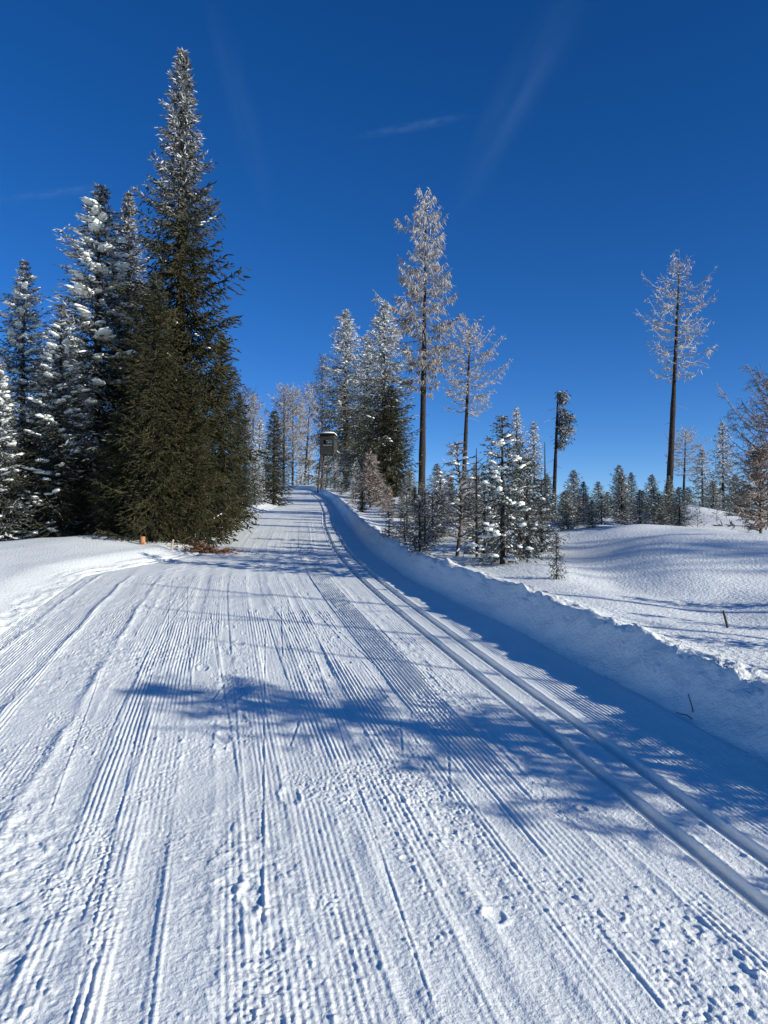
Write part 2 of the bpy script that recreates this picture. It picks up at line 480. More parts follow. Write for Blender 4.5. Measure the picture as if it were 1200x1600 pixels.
    for v0 in (0.0, 0.255):
        q = sstep(0.050, 0.041, np.abs(v - v0 + 0.006 * perlin(d * 0.8, d * 0, 95)))
        z = z * (1 - q) - q * (0.036 - 0.010 * np.exp(-((v - v0) / 0.010) ** 2))
        z = z + 0.004 * np.exp(-((np.abs(v - v0) - 0.062) / 0.015) ** 2) * (1 + perlin(d * 8, v * 5, 96))
        z = z + q * (0.0020 * perlin(v * 60, d * 3, 97) + 0.003 * perlin(v * 30, d * 22, 197))
    # fade where it would only alias, and at the edges
    far = sstep(30, 6, d)
    return (z * (0.30 + 0.70 * np.maximum(far, sstep(-0.16, -0.08, v) * 1.0))).astype(np.float32)

def bank_detail(v, d, x):
    vf, vc = v_foot(d), v_crest(d)
    face = sstep(vf - 0.05, vf + 0.15, v) * sstep(vc + 0.3, vc - 0.1, v)
    crest = np.exp(-((v - vc + 0.02 + 0.09 * perlin(d * 1.1, d * 0, 101)) / 0.13) ** 2)
    z = face * (0.05 * perlin(v * 4, d * 3.2, 102) + 0.03 * perlin(v * 9, d * 6, 103) + 0.012 * perlin(v * 20, d * 16, 104))
    wx = v + 0.08 * perlin(v * 5, d * 4.3, 111); wd = d + 0.12 * perlin(v * 4.1, d * 3.7, 112)
    lumps = np.clip((0.45 + 1.1 * sstep(-0.3, 0.4, perlin(v * 0.7, d * 0.9, 113))) * (0.8 * perlin(wx * 4.5, wd * 3.9, 105) + 0.8 * perlin(wx * 12, wd * 10.3, 106) + 0.7 * perlin(wx * 27, wd * 23, 1106)), -0.3, 1)
    z = z + crest * (0.025 + 0.05 * lumps)
    # crumbs rolled off the crest on to the field
    spill = sstep(vc - 0.05, vc + 0.1, v) * sstep(vc + 0.6, vc + 0.05, v)
    z = z + spill * np.clip(perlin(v * 17, d * 16, 107) - 0.25, 0, 1) * 0.10
    # faint wind ripple and grain of the field
    fld = sstep(vc + 0.2, vc + 0.9, v)
    near = sstep(30, 8, d)
    z = z + fld * near * (0.010 * perlin(x * 3.0, d * 3.6, 108) + 0.006 * perlin(x * 14, d * 14, 109) + 0.004 * perlin(x * 30, d * 30, 110))
    # a track in the shade at the foot keeps some combing
    foot = sstep(vf + 0.05, vf - 0.02, v)
    z = z + foot * 0.006 * np.cos(v / 0.0285 * 2 * math.pi)
    return z

def rows(d0, d1, k, lo, hi):
    out = [d0]
    while out[-1] < d1:
        d = max(abs(out[-1]), 0.6)
        out.append(out[-1] + float(np.clip(k * d * d / (EYE * 768), lo, hi)))
    out[-1] = d1
    return np.array(out)

def grid_faces(nr, nc):
    i = np.arange(nr - 1)[:, None] * nc; j = np.arange(nc - 1)[None, :]
    return np.stack([i + j, i + j + 1, i + nc + j + 1, i + nc + j], -1).reshape(-1, 4)

def build_trail():
    NC = 1024
    d_pre = np.linspace(-2.0, 1.75, 80)[:-1]
    d_near = np.concatenate([d_pre, rows(1.75, 9.0, 0.80, 0.0062, 1)])
    d_far = np.concatenate([rows(9.0, 80, 0.8, 0.01, 0.9)[1:], np.linspace(82, 110, 12)])
    qf = np.linspace(0, 1, NC + 1); qc = qf[::2]
    def ev(dr, q):
        d = np.repeat(dr[:, None], len(q), 1)
        vl = v_left(dr)[:, None]
        v = vl + q[None, :] * (v_foot(dr)[:, None] - vl)
        x = v + centre(dr)[:, None]
        z = ground(x, d) + trail_detail(v, d, x)
        return np.stack([x, d, z], -1)
    A = ev(d_near, qf); B = ev(d_far, qc)
    na, nca = A.shape[:2]; nb, ncb = B.shape[:2]
    fa = grid_faces(na, nca)
    fb = grid_faces(nb, ncb) + na * nca
    last = (na - 1) * nca; first = na * nca
    j = np.arange(ncb - 1)
    pent = np.stack([last + 2 * j, last + 2 * j + 1, last + 2 * j + 2, first + j + 1, first + j], -1)
    V = np.concatenate([A.reshape(-1, 3), B.reshape(-1, 3)])
    o = mesh_np("ski_trail", V, [fa, fb, pent], M_TRAIL, True)
    tag(o, "wide groomed snow trail with combed ridges climbing between the trees", None, None, "structure")

def build_right_field():
    dr = np.concatenate([np.linspace(-12, 1.5, 40)[:-1], rows(1.5, 16, 1.3, 0.014, 1), rows(16, 60, 1.6, 0.01, 0.6)[1:],
                         np.geomspace(61, 3000, 40)])
    vv = [-0.03]; s = 0.016
    while vv[-1] < 0.95: vv.append(vv[-1] + s)
    while vv[-1] < 40: s *= 1.028; vv.append(vv[-1] + s)
    while vv[-1] < 2500: s *= 1.25; vv.append(vv[-1] + s)
    vv = np.array(vv)
    d = np.repeat(dr[:, None], len(vv), 1); v = vv[None, :] + v_foot(dr)[:, None]
    x = v + centre(np.minimum(dr, 110))[:, None]
    z = ground(x, d) + bank_detail(v, d, x)
    z[:, 0] -= 0.03
    o = mesh_np("snow_field", np.stack([x, d, z], -1).reshape(-1, 3), grid_faces(len(dr), len(vv)), M_FIELD, True)
    tag(o, "untouched powder snow field with ploughed bank right of the trail", None, None, "structure")

def build_left_field():
    dr = np.concatenate([np.linspace(-12, 2.5, 40)[:-1], rows(2.5, 16, 2.0, 0.03, 1), rows(16, 60, 2, 0.01, 0.6)[1:],
                         np.geomspace(61, 3000, 40)])
    uu = [-0.06]; s = 0.025
    while uu[-1] < 1.2: uu.append(uu[-1] + s)
    while uu[-1] < 30: s *= 1.05; uu.append(uu[-1] + s)
    while uu[-1] < 2500: s *= 1.3; uu.append(uu[-1] + s)
    uu = np.array(uu)
    d = np.repeat(dr[:, None], len(uu), 1); u = np.repeat(uu[None, :], len(dr), 0)
    v = v_left(dr)[:, None] - u
    x = v + centre(np.minimum(dr, 110))[:, None]
    edge = np.exp(-((u - 0.12) / 0.22) ** 2)
    lump = np.clip(perlin(v * 8, d * 7, 121) + 0.6 * perlin(v * 17, d * 15, 122), -0.2, 1)
    near = sstep(30, 8, d)
    z = ground(x, d) + edge * (0.012 + 0.06 * lump) + near * sstep(0.4, 1.0, u) * (0.008 * perlin(x * 2.5, d * 2.8, 123) + 0.003 * perlin(x * 14, d * 14, 124))
    z = z - 0.03 * (u < 0)
    o = mesh_np("snow_shoulder", np.stack([x, d, z], -1).reshape(-1, 3)[:, :], grid_faces(len(dr), len(uu))[:, ::-1], M_FIELD, True)
    tag(o, "smooth snow shoulder under the spruces left of the trail", None, None, "structure")

build_trail()
build_right_field()
build_left_field()

# ------------------------------------------------------------------ trees
def trunk_mesh(name, H, r0, r1, mat, parent, rng, sides=8, bend=0.0, lean=(0, 0), n=14, zb=-0.4):
    t = np.linspace(0, 1, n)
    z = zb + (H - zb) * t
    px = lean[0] * t + bend * np.sin(t * math.pi) + 0.012 * H * 0.3 * np.cumsum(rng.normal(size=n)) / n
    py = lean[1] * t + 0.012 * H * 0.3 * np.cumsum(rng.normal(size=n)) / n
    rad = r0 * (1 - t) ** 0.85 + r1
    rad[0] *= 1.35
    rad *= 1 + 0.05 * rng.normal(size=n)
    pts = np.stack([px, py, z], 1)
    b = Bag()
    tube(b, pts, rad, sides, 0.0)
    o = b.build(name, mat, parent, True)
    def axis(zz):
        return np.array([np.interp(zz, z, px), np.interp(zz, z, py), zz])
    return o, axis

def spruce(name, seed, H, Rmax, z0, mat, frost, nbr=260, spray=1.0, dens=1.0, droop=0.25, power=0.8, snow=0, snow_size=1.0,
           top_frost=0.6, slim_top=0.0, gap=0.0, snow_top=1.0, lsc=1.0):
    """spruce > trunk, crown, snow.  frost: function(height fraction, azimuth) -> rime 0..1"""
    rng = np.random.RandomState(seed)
    root = empty(name)
    _, axis = trunk_mesh("trunk", H * 0.985, 0.013 * H + 0.015, 0.006, M_BARK2, root, rng)
    bag = Bag(); sb = Bag(); snow_n = 0
    P = []; D = []; LL = []; FF = []
    k = 0
    for i in range(nbr):
        wh = 6 if H > 3 else 4
        f = (i // wh + 0.5 + rng.normal() * 0.17) / (nbr / wh)
        f = abs(f) if f < 1 else 2 - f
        f = min(0.995, f) ** 0.88
        z = z0 + (H * 0.99 - z0) * f
        az = k * 2.399963 + rng.uniform(-0.45, 0.45); k += 1
        prof = (1 - f) ** power
        if slim_top: prof *= 1 - slim_top * sstep(0.35, 0.75, f) * (1 - 0.3 * f)
        prof *= 0.75 + 0.25 * sstep(0, 0.18, f)
        L = Rmax * prof * rng.uniform(0.50, 1.12) + 0.10 * min(1.0, 4 * (1 - f)) * min(1.0, H / 4)
        if rng.rand() < 0.12: L *= 1.25
        if gap and rng.rand() < gap: continue
        el = 0.55 * f ** 1.5 - droop * (1 - f) + rng.uniform(-0.12, 0.12)
        up = 0.32 * (1 - f * 0.4) + rng.uniform(-0.08, 0.1)
        d0 = np.array([math.cos(az), math.sin(az), 0.0])
        side = np.array([-d0[1], d0[0], 0.0])
        base = axis(z)
        n = max(4, int(3 + L * 4))
        t = np.linspace(0, 1, n)
        zz = L * (math.sin(el) * t + up * (t ** 2.2) * 0.55 - 0.18 * np.sin(t * math.pi) * (1 - f))
        pts = base + d0 * (L * t)[:, None] + np.array([0, 0, 1.0]) * zz[:, None]
        tube(bag, pts, np.linspace(0.008 + 0.010 * L, 0.003, n), 3, 0.02 + 0.3 * max(0.0, frost(f, az)))
        fr0 = frost(f, az)
        def pos(s):
            return np.stack([np.interp(s, t, pts[:, c]) for c in range(3)], -1)
        nl = int((5 + L * 9) * dens)
        for j in range(nl):
            s = 0.05 + 0.95 * (j + rng.rand()) / nl
            p0 = pos(s)
            tg = pos(min(1, s + 0.05)) - pos(max(0, s - 0.05)); tg /= np.linalg.norm(tg) + 1e-9
            sgn = 1 if j % 2 else -1
            ll = L * (0.36 * (1 - s) + 0.12) * rng.uniform(0.5, 1.2) + 0.05
            ld = tg * rng.uniform(0.55, 0.95) + side * sgn * rng.uniform(0.6, 1.0) + np.array([0, 0, rng.uniform(-0.35, 0.05) - 0.35 * (1 - f)])
            ld /= np.linalg.norm(ld)
            m = max(2, int(ll / (0.060 * spray) * dens))
            a = (np.arange(m) + rng.rand(m)) / m
            pp = p0 + ld * (a * ll)[:, None] + np.array([0, 0, -1.0]) * (0.22 * ll * a ** 2)[:, None]
            jit = rng.normal(size=(m, 3)) * 0.34
            dd = ld + jit + np.array([0, 0, -0.18])
            P.append(pp); D.append(dd)
            LL.append(rng.uniform(0.09, 0.17, m) * spray * lsc * (0.75 + 0.25 * (1 - f)))
            FF.append(np.clip(fr0 * (0.35 + 0.9 * s) + rng.normal(size=m) * min(0.24, 0.03 + 0.8 * max(fr0, 0)), 0, 1) ** 1.5)
        m = int(8 + L * 16 * dens)
        a = rng.rand(m) ** 1.6
        P.append(pos(a)); D.append(d0 + rng.normal(size=(m, 3)) * 0.65); LL.append(rng.uniform(0.08, 0.15, m) * spray * lsc)
        FF.append(np.clip(fr0 + rng.normal(size=m) * min(0.2, 0.03 + 0.8 * max(fr0, 0)), 0, 1) ** 1.5)
        if snow and rng.rand() < snow * (1 - (1 - snow_top) * f) and L > 0.25:
            s0 = rng.uniform(0.25, 0.6); s1 = min(1.0, s0 + rng.uniform(0.12, 0.45)); so = rng.uniform(-0.30, 0.30)
            nq = max(2, int((s1 - s0) * L / (0.055 * snow_size)))
            for q in range(nq):
                s = s0 + (s1 - s0) * (q + rng.rand() * 0.6) / nq
                tg = pos(min(1, s + 0.06)) - pos(max(0, s - 0.06))
                p = pos(s) + side * (so + rng.normal() * 0.08) * L * (1.2 - s)
                p[2] += 0.016
                w = (0.022 + 0.024 * rng.rand() ** 1.5) * snow_size
                snow_lump(sb, p, tg / (np.linalg.norm(tg) + 1e-9) + side * rng.uniform(-0.35, 0.35), w * rng.uniform(1.1, 2.0), w * rng.uniform(0.7, 1.2), w * rng.uniform(0.4, 0.75), rng)
                snow_n += 1
    # leader
    m = 26
    a = rng.rand(m)
    P.append(np.stack([axis(H * 0.985)[0] + 0 * a, axis(H * 0.985)[1] + 0 * a, H * (0.93 + 0.06 * a)], -1))
    D.append(rng.normal(size=(m, 3)) * 0.35 + np.array([0, 0, 0.9])); LL.append(rng.uniform(0.05, 0.10, m) * spray); FF.append(np.full(m, top_frost))
    P = np.concatenate(P); D = np.concatenate(D); LL = np.concatenate(LL); FF = np.concatenate(FF)
    sprays(bag, P, D, LL, 0.12 * LL + 0.002, FF, rng)
    bag.build("crown", mat, root)
    if snow_n:
        sb.build("snow", M_CLUMP, root, True)["kind"] = "stuff"
    root["h"] = H
    return root

def larch(name, seed, H, Rmax, z0, frost, nbr=95, twig=1.0, shape='cone', mat=None, bark=None, r0=None, lean=(0, 0), bend=0.0, hang=1.0, dens=1.0,
          dead=6):
    """bare larch > trunk, crown of rimed hanging twigs"""
    mat = mat or M_LARCH
    rng = np.random.RandomState(seed)
    root = empty(name)
    r0 = r0 or 0.0115 * H
    _, axis = trunk_mesh("trunk", H * 0.99, r0, 0.012, bark or M_BARK, root, rng, bend=bend, lean=lean, n=20)
    bag = Bag()
    P = []; D = []; LL = []; FF = []
    for i in range(nbr):
        f = ((i + rng.rand()) / nbr)
        z = z0 + (H - z0) * f
        az = i * 2.399963 + rng.uniform(-0.5, 0.5)
        if shape == 'cone': prof = (1 - f) ** 0.55 * (0.45 + 0.55 * sstep(0, 0.35, f)) * (1 + 0.22 * math.cos(az - 3.0)) + 0.05
        else: prof = math.sqrt(max(0.0, 1 - max(0, (f - 0.25) / 0.75) ** 2)) * (0.6 + 0.4 * sstep(0, 0.3, f)) * 0.9 + 0.08
        L = Rmax * prof * rng.uniform(0.40, 1.25)
        el = (-0.32 + 0.85 * f) + rng.uniform(-0.25, 0.25)
        if shape != 'cone': el = -0.05 + 0.85 * f ** 1.5 + rng.uniform(-0.12, 0.12)
        d0 = np.array([math.cos(az), math.sin(az), 0.0]); side = np.array([-d0[1], d0[0], 0.0])
        base = axis(z)
        n = 7; t = np.linspace(0, 1, n)
        zz = L * (math.sin(el) * t + 0.30 * t ** 2.5 - 0.08 * np.sin(t * math.pi))
        wig = 0.05 * L * np.cumsum(rng.normal(size=n)) / 2.5
        pts = base + d0 * (L * t)[:, None] + side * wig[:, None] + np.array([0, 0, 1.0]) * zz[:, None]
        fr0 = frost(f, az)
        tube(bag, pts, np.linspace(0.010 + 0.009 * L, 0.005, n), 3, np.linspace(0.0, 0.9 * fr0, n))
        def pos(s):
            return np.stack([np.interp(s, t, pts[:, c]) for c in range(3)], -1)
        ns = max(2, int((2 + L * 4.2) * dens))
        for j in range(ns):
            s = rng.uniform(0.2, 1.0)
            p0 = pos(s)
            sg = 1 if j % 2 else -1
            ll = (0.42 * (1.1 - s) * L + 0.16) * rng.uniform(0.5, 1.1)
            ld = d0 * rng.uniform(0.5, 1.0) + side * sg * rng.uniform(0.25, 0.9) + np.array([0, 0, rng.uniform(-0.25, 0.30)])
            ld /= np.linalg.norm(ld)
            m = 4; a = np.linspace(0, 1, m)
            sp = p0 + ld * (a * ll)[:, None] + np.array([0, 0, 1.0]) * (0.10 * ll * (a ** 2) - 0.05 * ll * a)[:, None]
            tube(bag, sp, np.linspace(0.008, 0.004, m) * twig, 3, np.linspace(0.3, 0.95, m) * fr0)
            m = max(3, int(ll / 0.055 * dens))
            a = rng.rand(m)
            pp = p0 + ld * (a * ll)[:, None]
            dd = ld * 0.45 + rng.normal(size=(m, 3)) * 0.4 + np.array([0, 0, -0.75 * hang])
            P.append(pp); D.append(dd); LL.append(rng.uniform(0.09, 0.26, m) * twig * (0.6 + 0.4 * hang))
            FF.append(np.clip(fr0 * rng.uniform(0.25, 1.15, m), 0, 1))
        m = int(5 + L * 9 * dens); a = 0.15 + 0.85 * rng.rand(m)
        P.append(pos(a)); D.append(d0 * 0.3 + rng.normal(size=(m, 3)) * 0.5 + np.array([0, 0, -0.6 * hang])); LL.append(rng.uniform(0.07, 0.22, m) * twig)
        FF.append(np.clip(fr0 * rng.uniform(0.3, 1.2, m), 0, 1))
    for i in range(dead):           # dead snags below the crown
        z = rng.uniform(0.35, 1.0) * z0
        az = rng.uniform(0, 6.28); d0 = np.array([math.cos(az), math.sin(az), 0.0]); L = rng.uniform(0.25, 0.9) * Rmax * 0.5
        t = np.linspace(0, 1, 4)
        tube(bag, axis(z) + d0 * (L * t)[:, None] + np.array([0, 0, -0.25 * L]) * (t ** 1.5)[:, None], np.linspace(0.016, 0.005, 4), 3, 0.25)
    P = np.concatenate(P); D = np.concatenate(D); LL = np.concatenate(LL); FF = np.concatenate(FF)
    sprays(bag, P, D, LL, 0.045 * LL + 0.0055 * twig, FF, rng)
    bag.build("crown", mat, root)
    root["h"] = H
    return root

def shoot(name, seed, H, nbr, Rm, mat, trunk_r=0.02, frost=0.3, sub=4, bend=0.0, up=0.5, tw=1.0, lean=(0, 0), z0=0.08, snow=0, tw_len=1.0):
    """a bare sapling or twiggy bush > trunk, crown (> snow)"""
    rng = np.random.RandomState(seed)
    root = empty(name)
    _, axis = trunk_mesh("trunk", H, trunk_r, 0.004, M_TWIG, root, rng, 6, bend=bend, lean=lean, n=12, zb=-0.15)
    bag = Bag(); P = []; D = []; LL = []; FF = []; sb = Bag(); sn = 0
    for i in range(nbr):
        f = z0 + (1 - z0) * (i + rng.rand()) / nbr
        az = i * 2.399963 + rng.uniform(-0.6, 0.6)
        d0 = np.array([math.cos(az), math.sin(az), 0.0]); side = np.array([-d0[1], d0[0], 0.0])
        L = Rm * (1.05 - f) ** 0.6 * rng.uniform(0.5, 1.15)
        n = 7; t = np.linspace(0, 1, n)
        e = up * (0.3 + 0.9 * f) + rng.uniform(-0.2, 0.2)
        wig = 0.07 * L * np.cumsum(rng.normal(size=n)) / 2
        pts = axis(H * f) + d0 * (L * t * math.cos(e))[:, None] + side * wig[:, None] + np.array([0, 0, 1.0]) * (L * (math.sin(e) * t - 0.12 * t ** 2))[:, None]
        tube(bag, pts, np.linspace(0.30 * trunk_r + 0.002, 0.002, n) * tw, 3, frost * np.linspace(0.4, 1.0, n))
        for j in range(sub):
            s = rng.uniform(0.25, 0.95)
            p0 = np.array([np.interp(s, t, pts[:, c]) for c in range(3)])
            ll = L * 0.45 * (1.15 - s) * rng.uniform(0.6, 1.2)
            ld = d0 + side * (1 if j % 2 else -1) * rng.uniform(0.4, 1.0) + np.array([0, 0, rng.uniform(-0.2, 0.5) * up])
            ld /= np.linalg.norm(ld)
            a = np.linspace(0, 1, 4)
            tube(bag, p0 + ld * (a * ll)[:, None], np.linspace(0.0035, 0.0015, 4) * tw, 3, frost * np.linspace(0.6, 1, 4))
            m = max(2, int(ll / 0.05)); a = rng.rand(m)
            P.append(p0 + ld * (a * ll)[:, None]); D.append(ld + rng.normal(size=(m, 3)) * 0.6)
            LL.append(rng.uniform(0.04, 0.10, m) * tw * tw_len); FF.append(np.clip(frost * rng.uniform(0.2, 1.5, m), 0, 1))
            if snow and rng.rand() < snow:
                w = rng.uniform(0.02, 0.045); snow_lump(sb, p0 + np.array([0, 0, 0.012]), ld, w * 1.8, w, w * 0.6, rng); sn += 1
    P = np.concatenate(P); D = np.concatenate(D); LL = np.concatenate(LL); FF = np.concatenate(FF)
    sprays(bag, P, D, LL, 0.05 * LL + 0.0022 * tw, FF, rng)
    bag.build("crown", mat, root)
    if sn: sb.build("snow", M_CLUMP, root, True)["kind"] = "stuff"
    root["h"] = H
    return root

_placed = set()
def plant(proto, px, d, top, label, cat, group=None, rz=0.0, wide=1.0, name=None, x=None, hh=None, lean=0.0, sink=0.0):
    """stand a tree on the snow at distance d; first use moves the tree itself, later uses copy it with its parts"""
    if proto.name not in _placed:
        _placed.add(proto.name); o = proto
    else:
        o = proto.copy(); COL.objects.link(o)
        for ch in proto.children:
            c = ch.copy(); COL.objects.link(c); c.parent = o
    if name: o.name = name
    X = px_x(px, d) if x is None else x
    z = gz(X, d) - sink
    Ht = hh if hh is not None else top_z(top, d) - z
    s = Ht / proto["h"]
    o.location = (X, d, z)
    o.rotation_euler = (0, lean, 0) if not rz else (0, lean, rz)
    if lean and rz:
        o.rotation_mode = 'QUATERNION'
        o.rotation_quaternion = (Matrix.Rotation(lean, 3, 'Y') @ Matrix.Rotation(rz, 3, 'Z')).to_quaternion()
    o.scale = (s * wide, s * wide, s)
    for k in ("label", "category", "group", "kind"):
        if k in o: del o[k]
    tag(o, label, cat, group)
    return o

# prototypes ------------------------------------------------
fr_tall = lambda f, az: -0.06 + 0.46 * float(sstep(0.45, 0.85, f)) + 0.08 * math.cos(az - 3.6)
fr_snowy = lambda f, az: 0.16 + 0.22 * float(sstep(0.3, 0.9, f)) + 0.12 * math.cos(az - 3.2)
fr_olive = lambda f, az: -0.12 + 0.2 * float(sstep(0.6, 1.0, f))
fr_rime = lambda f, az: 0.35 + 0.30 * float(sstep(0.2, 0.8, f))
fr_half = lambda f, az: 0.10 + 0.55 * float(sstep(0.3, 0.85, f))
fr_young = lambda f, az: 0.24
SPR_TALL = spruce("spruce", 11, 11.2, 1.95, 0.5, M_NEEDLE, fr_tall, nbr=330, spray=1.05, dens=1.25, droop=0.36, power=0.78, snow=0.10, snow_size=1.0, slim_top=0.25, snow_top=0.9)
SPR_SNOW = spruce("spruce", 12, 8.0, 1.80, 0.3, M_NEEDLE_D, fr_snowy, nbr=240, spray=0.95, dens=0.95, droop=0.36, power=0.8, snow=0.75, snow_size=2.9)
SPR_OLIVE = spruce("spruce", 13, 7.0, 1.35, 0.2, M_NEEDLE, fr_olive, nbr=260, spray=0.9, dens=1.0, droop=0.34, power=0.7, snow=0.0)
SPR_RIME = spruce("spruce", 14, 10.0, 2.0, 0.8, M_NEEDLE_G, fr_half, nbr=250, spray=1.35, dens=0.85, droop=0.42, power=0.7, snow=0.16, snow_size=2.2, gap=0.08)
SPR_FAR = spruce("spruce", 15, 4.0, 0.85, 0.15, M_NEEDLE_G, fr_rime, nbr=120, spray=0.95, dens=0.75, droop=0.25, power=0.8, snow=0.12)
SPR_YOUNG = spruce("spruce", 16, 2.6, 0.80, 0.08, M_NEEDLE_G, fr_young, nbr=105, spray=0.75, dens=0.95, droop=0.05, power=0.8, snow=0.6, snow_size=1.1)
SPR_LADEN = spruce("spruce", 17, 2.1, 0.80, 0.06, M_NEEDLE_D, lambda f, az: 0.2, nbr=85, spray=0.5, dens=0.85, droop=0.30, power=0.7, snow=0.75, snow_size=1.5, gap=0.08)
SPR_LADEN2 = spruce("spruce", 18, 1.5, 0.60, 0.06, M_NEEDLE_D, lambda f, az: 0.22, nbr=60, spray=0.42, dens=0.85, droop=0.25, power=0.75, snow=0.65, snow_size=1.0, gap=0.08)
SPR_SMALL = spruce("spruce", 19, 0.8, 0.36, 0.03, M_NEEDLE_D, lambda f, az: 0.2, nbr=36, spray=0.36, dens=1.0, droop=0.1, power=0.8, snow=0.5, snow_size=0.35)
SPR_DARK = spruce("spruce", 20, 4.4, 0.75, 0.1, M_NEEDLE_D, lambda f, az: 0.02 + 0.12 * f, nbr=170, spray=0.8, dens=1.1, droop=0.15, power=0.75, snow=0.02)
SPR_LOOSE = spruce("spruce", 21, 5.0, 1.45, 0.4, M_NEEDLE, fr_snowy, nbr=120, spray=1.2, dens=0.9, droop=0.25, power=0.5, snow=0.1, snow_size=1.4, gap=0.15)
LAR_TALL = larch("larch", 31, 16.6, 2.7, 5.8, lambda f, az: 0.30 + 0.38 * f, nbr=105, twig=1.5, lean=(0.0, 0.0), r0=0.20, dead=7, hang=1.15, dens=1.1)
LAR_ROUND = larch("larch", 32, 10.0, 1.95, 5.4, lambda f, az: 0.5, nbr=62, twig=1.25, shape='round', r0=0.15, hang=0.3, dead=5, dens=1.0)
LAR_RIGHT = larch("larch", 33, 11.4, 1.65, 6.3, lambda f, az: 0.62, nbr=66, twig=1.05, shape='round', r0=0.165, hang=0.3, dead=6, dens=0.9)
LAR_FAR = larch("larch", 34, 11.0, 1.9, 3.6, lambda f, az: 0.36, nbr=80, twig=1.8, shape='round', r0=0.15, hang=0.6, dens=0.8)

# left wood ------------------------------------------------
G_L = "spruces of the dark wood left of the trail"
plant(SPR_TALL, 280, 17.5, 57, "tallest spruce, slender rimed tip high above the left wood", "tree", G_L)
plant(SPR_SNOW, 150, 18.2, 278, "broad snow-clumped spruce left of the tallest spruce", "tree", G_L, 0.4, 1.25)
plant(SPR_TALL, 196, 19.5, 290, "half hidden spruce squeezed between the tallest spruce and the snow-clumped one", "tree", G_L, 2.1, 1.1)
plant(SPR_OLIVE, 240, 15.9, 420, "olive green spruce without snow in front of the tallest spruce", "tree", G_L, 0.5, 1.05)
plant(SPR_SNOW, 33, 21, 400, "pointed snowy spruce near the left edge with its tip against the sky", "tree", G_L, 2.4, 1.0)
plant(SPR_SNOW, 92, 17.2, 470, "lower snow-clumped spruce between the pointed and the broad spruce", "tree", G_L, 4.0, 1.15)
plant(SPR_SNOW, -2, 16.6, 560, "snow-speckled spruce cut off by the left edge of the picture", "tree", G_L, 1.2, 1.0)
plant(SPR_OLIVE, 300, 16.4, 560, "low olive spruce at the trail corner above the rusty bough", "tree", G_L, 3.0, 1.0)
plant(SPR_OLIVE, 345, 21.5, 520, "dark spruce at the right edge of the left wood beside the tallest one", "tree", G_L, 1.7, 1.0)
plant(SPR_OLIVE, 372, 26, 610, "last thick spruce of the left wood where the snow shoulder begins", "tree", G_L, 5.0, 1.0)
plant(SPR_DARK, 428, 36, 640, "small dark cone-shaped spruce alone at the trail edge before the crest", "tree", None, 0.0, 1.25)
plant(SPR_FAR, 405, 40, 655, "rimed spruce just behind the small dark cone-shaped spruce", "tree", None, 1.0, 1.1)
plant(SPR_FAR, 60, 27, 560, "spruce deep in the left wood behind the pointed snowy spruce", "tree", G_L, 2.0, 1.3)

BARE_SAP = shoot("larch", 41, 1.75, 46, 0.75, M_TWIG, 0.032, 0.25, sub=5, bend=0.10, up=0.45, tw=1.4, z0=0.12, snow=0.10)
BROWN_BUSH = shoot("larch", 42, 2.4, 90, 1.05, M_BROWN, 0.03, 0.22, sub=6, up=0.9, tw=2.2, z0=0.03, tw_len=1.5)
EDGE_LARCH = larch("larch", 43, 3.6, 1.55, 0.25, lambda f, az: 0.16, nbr=85, twig=0.62, shape="round", mat=M_BROWN, bark=M_BARK2, r0=0.05, hang=0.35, dens=1.5, dead=0)
TWIG_BUSH = shoot("bush", 44, 0.55, 26, 0.75, M_TWIG, 0.012, 0.25, sub=4, up=0.55, tw=1.0, z0=0.05)

# far end of the trail -------------------------------------
G_F = "rimed larches standing beyond the crest of the trail"
plant(LAR_FAR, 395, 62, 618, "far rimed larch just right of the last thick spruce", "tree", G_F, 0.6, 0.9)
plant(LAR_FAR, 382, 68, 605, "far larch half hidden behind the right edge of the left wood", "tree", G_F, 2.6, 0.9)
plant(LAR_FAR, 443, 84, 602, "leftmost larch of the far trio above the trail crest", "tree", G_F, 1.9, 0.95)
plant(LAR_FAR, 457, 88, 612, "middle larch of the far trio above the trail crest", "tree", G_F, 4.2, 0.9)
plant(LAR_FAR, 474, 82, 602, "rightmost larch of the far trio with its dark leaning trunk", "tree", G_F, 5.3, 0.9, lean=0.06)
plant(LAR_FAR, 503, 66, 560, "thin larch trunk rising just left of the raised hide", "tree", G_F, 3.3, 0.55)
# rimed group right of the trail ---------------------------
G_M = "tall rimed spruces right of the raised hide"
plant(SPR_RIME, 540, 64, 480, "white rimed spruce with a pale top right above the raised hide", "tree", G_M, 0.3, 1.2)
plant(SPR_RIME, 574, 52, 520, "rimed spruce filling the gap between the pale-topped and dark-footed ones", "tree", G_M, 2.2, 1.25)
plant(SPR_RIME, 600, 40, 466, "rimed spruce with dark green lower boughs left of the tall larch", "tree", G_M, 4.4, 1.15)
plant(SPR_OLIVE, 612, 39, 600, "dark green spruce skirt left of the foot of the tall larch", "tree", G_M, 1.4, 1.35)
plant(LAR_TALL, 659, 43, 300, "tallest larch with rimed drooping crown and long bare trunk", "tree", None, 0.9, 1.0, lean=0.018)
plant(LAR_ROUND, 722, 44, 505, "shorter round-topped rimed larch right of the tallest larch", "tree", None, 0.5, 1.0, lean=0.045)
plant(LAR_RIGHT, 1043, 35, 405, "lone rimed larch with bare dark trunk at the right of the sky", "tree", None, 1.1, 1.0, lean=0.055)
plant(LAR_ROUND, 1066, 41, 672, "small rimed larch just right of the lone larch trunk", "tree", None, 2.0, 1.25)
plant(SPR_FAR, 1131, 35, 658, "slim white-rimed spruce between the lone larch and the right edge", "tree", None, 0.5, 0.95)
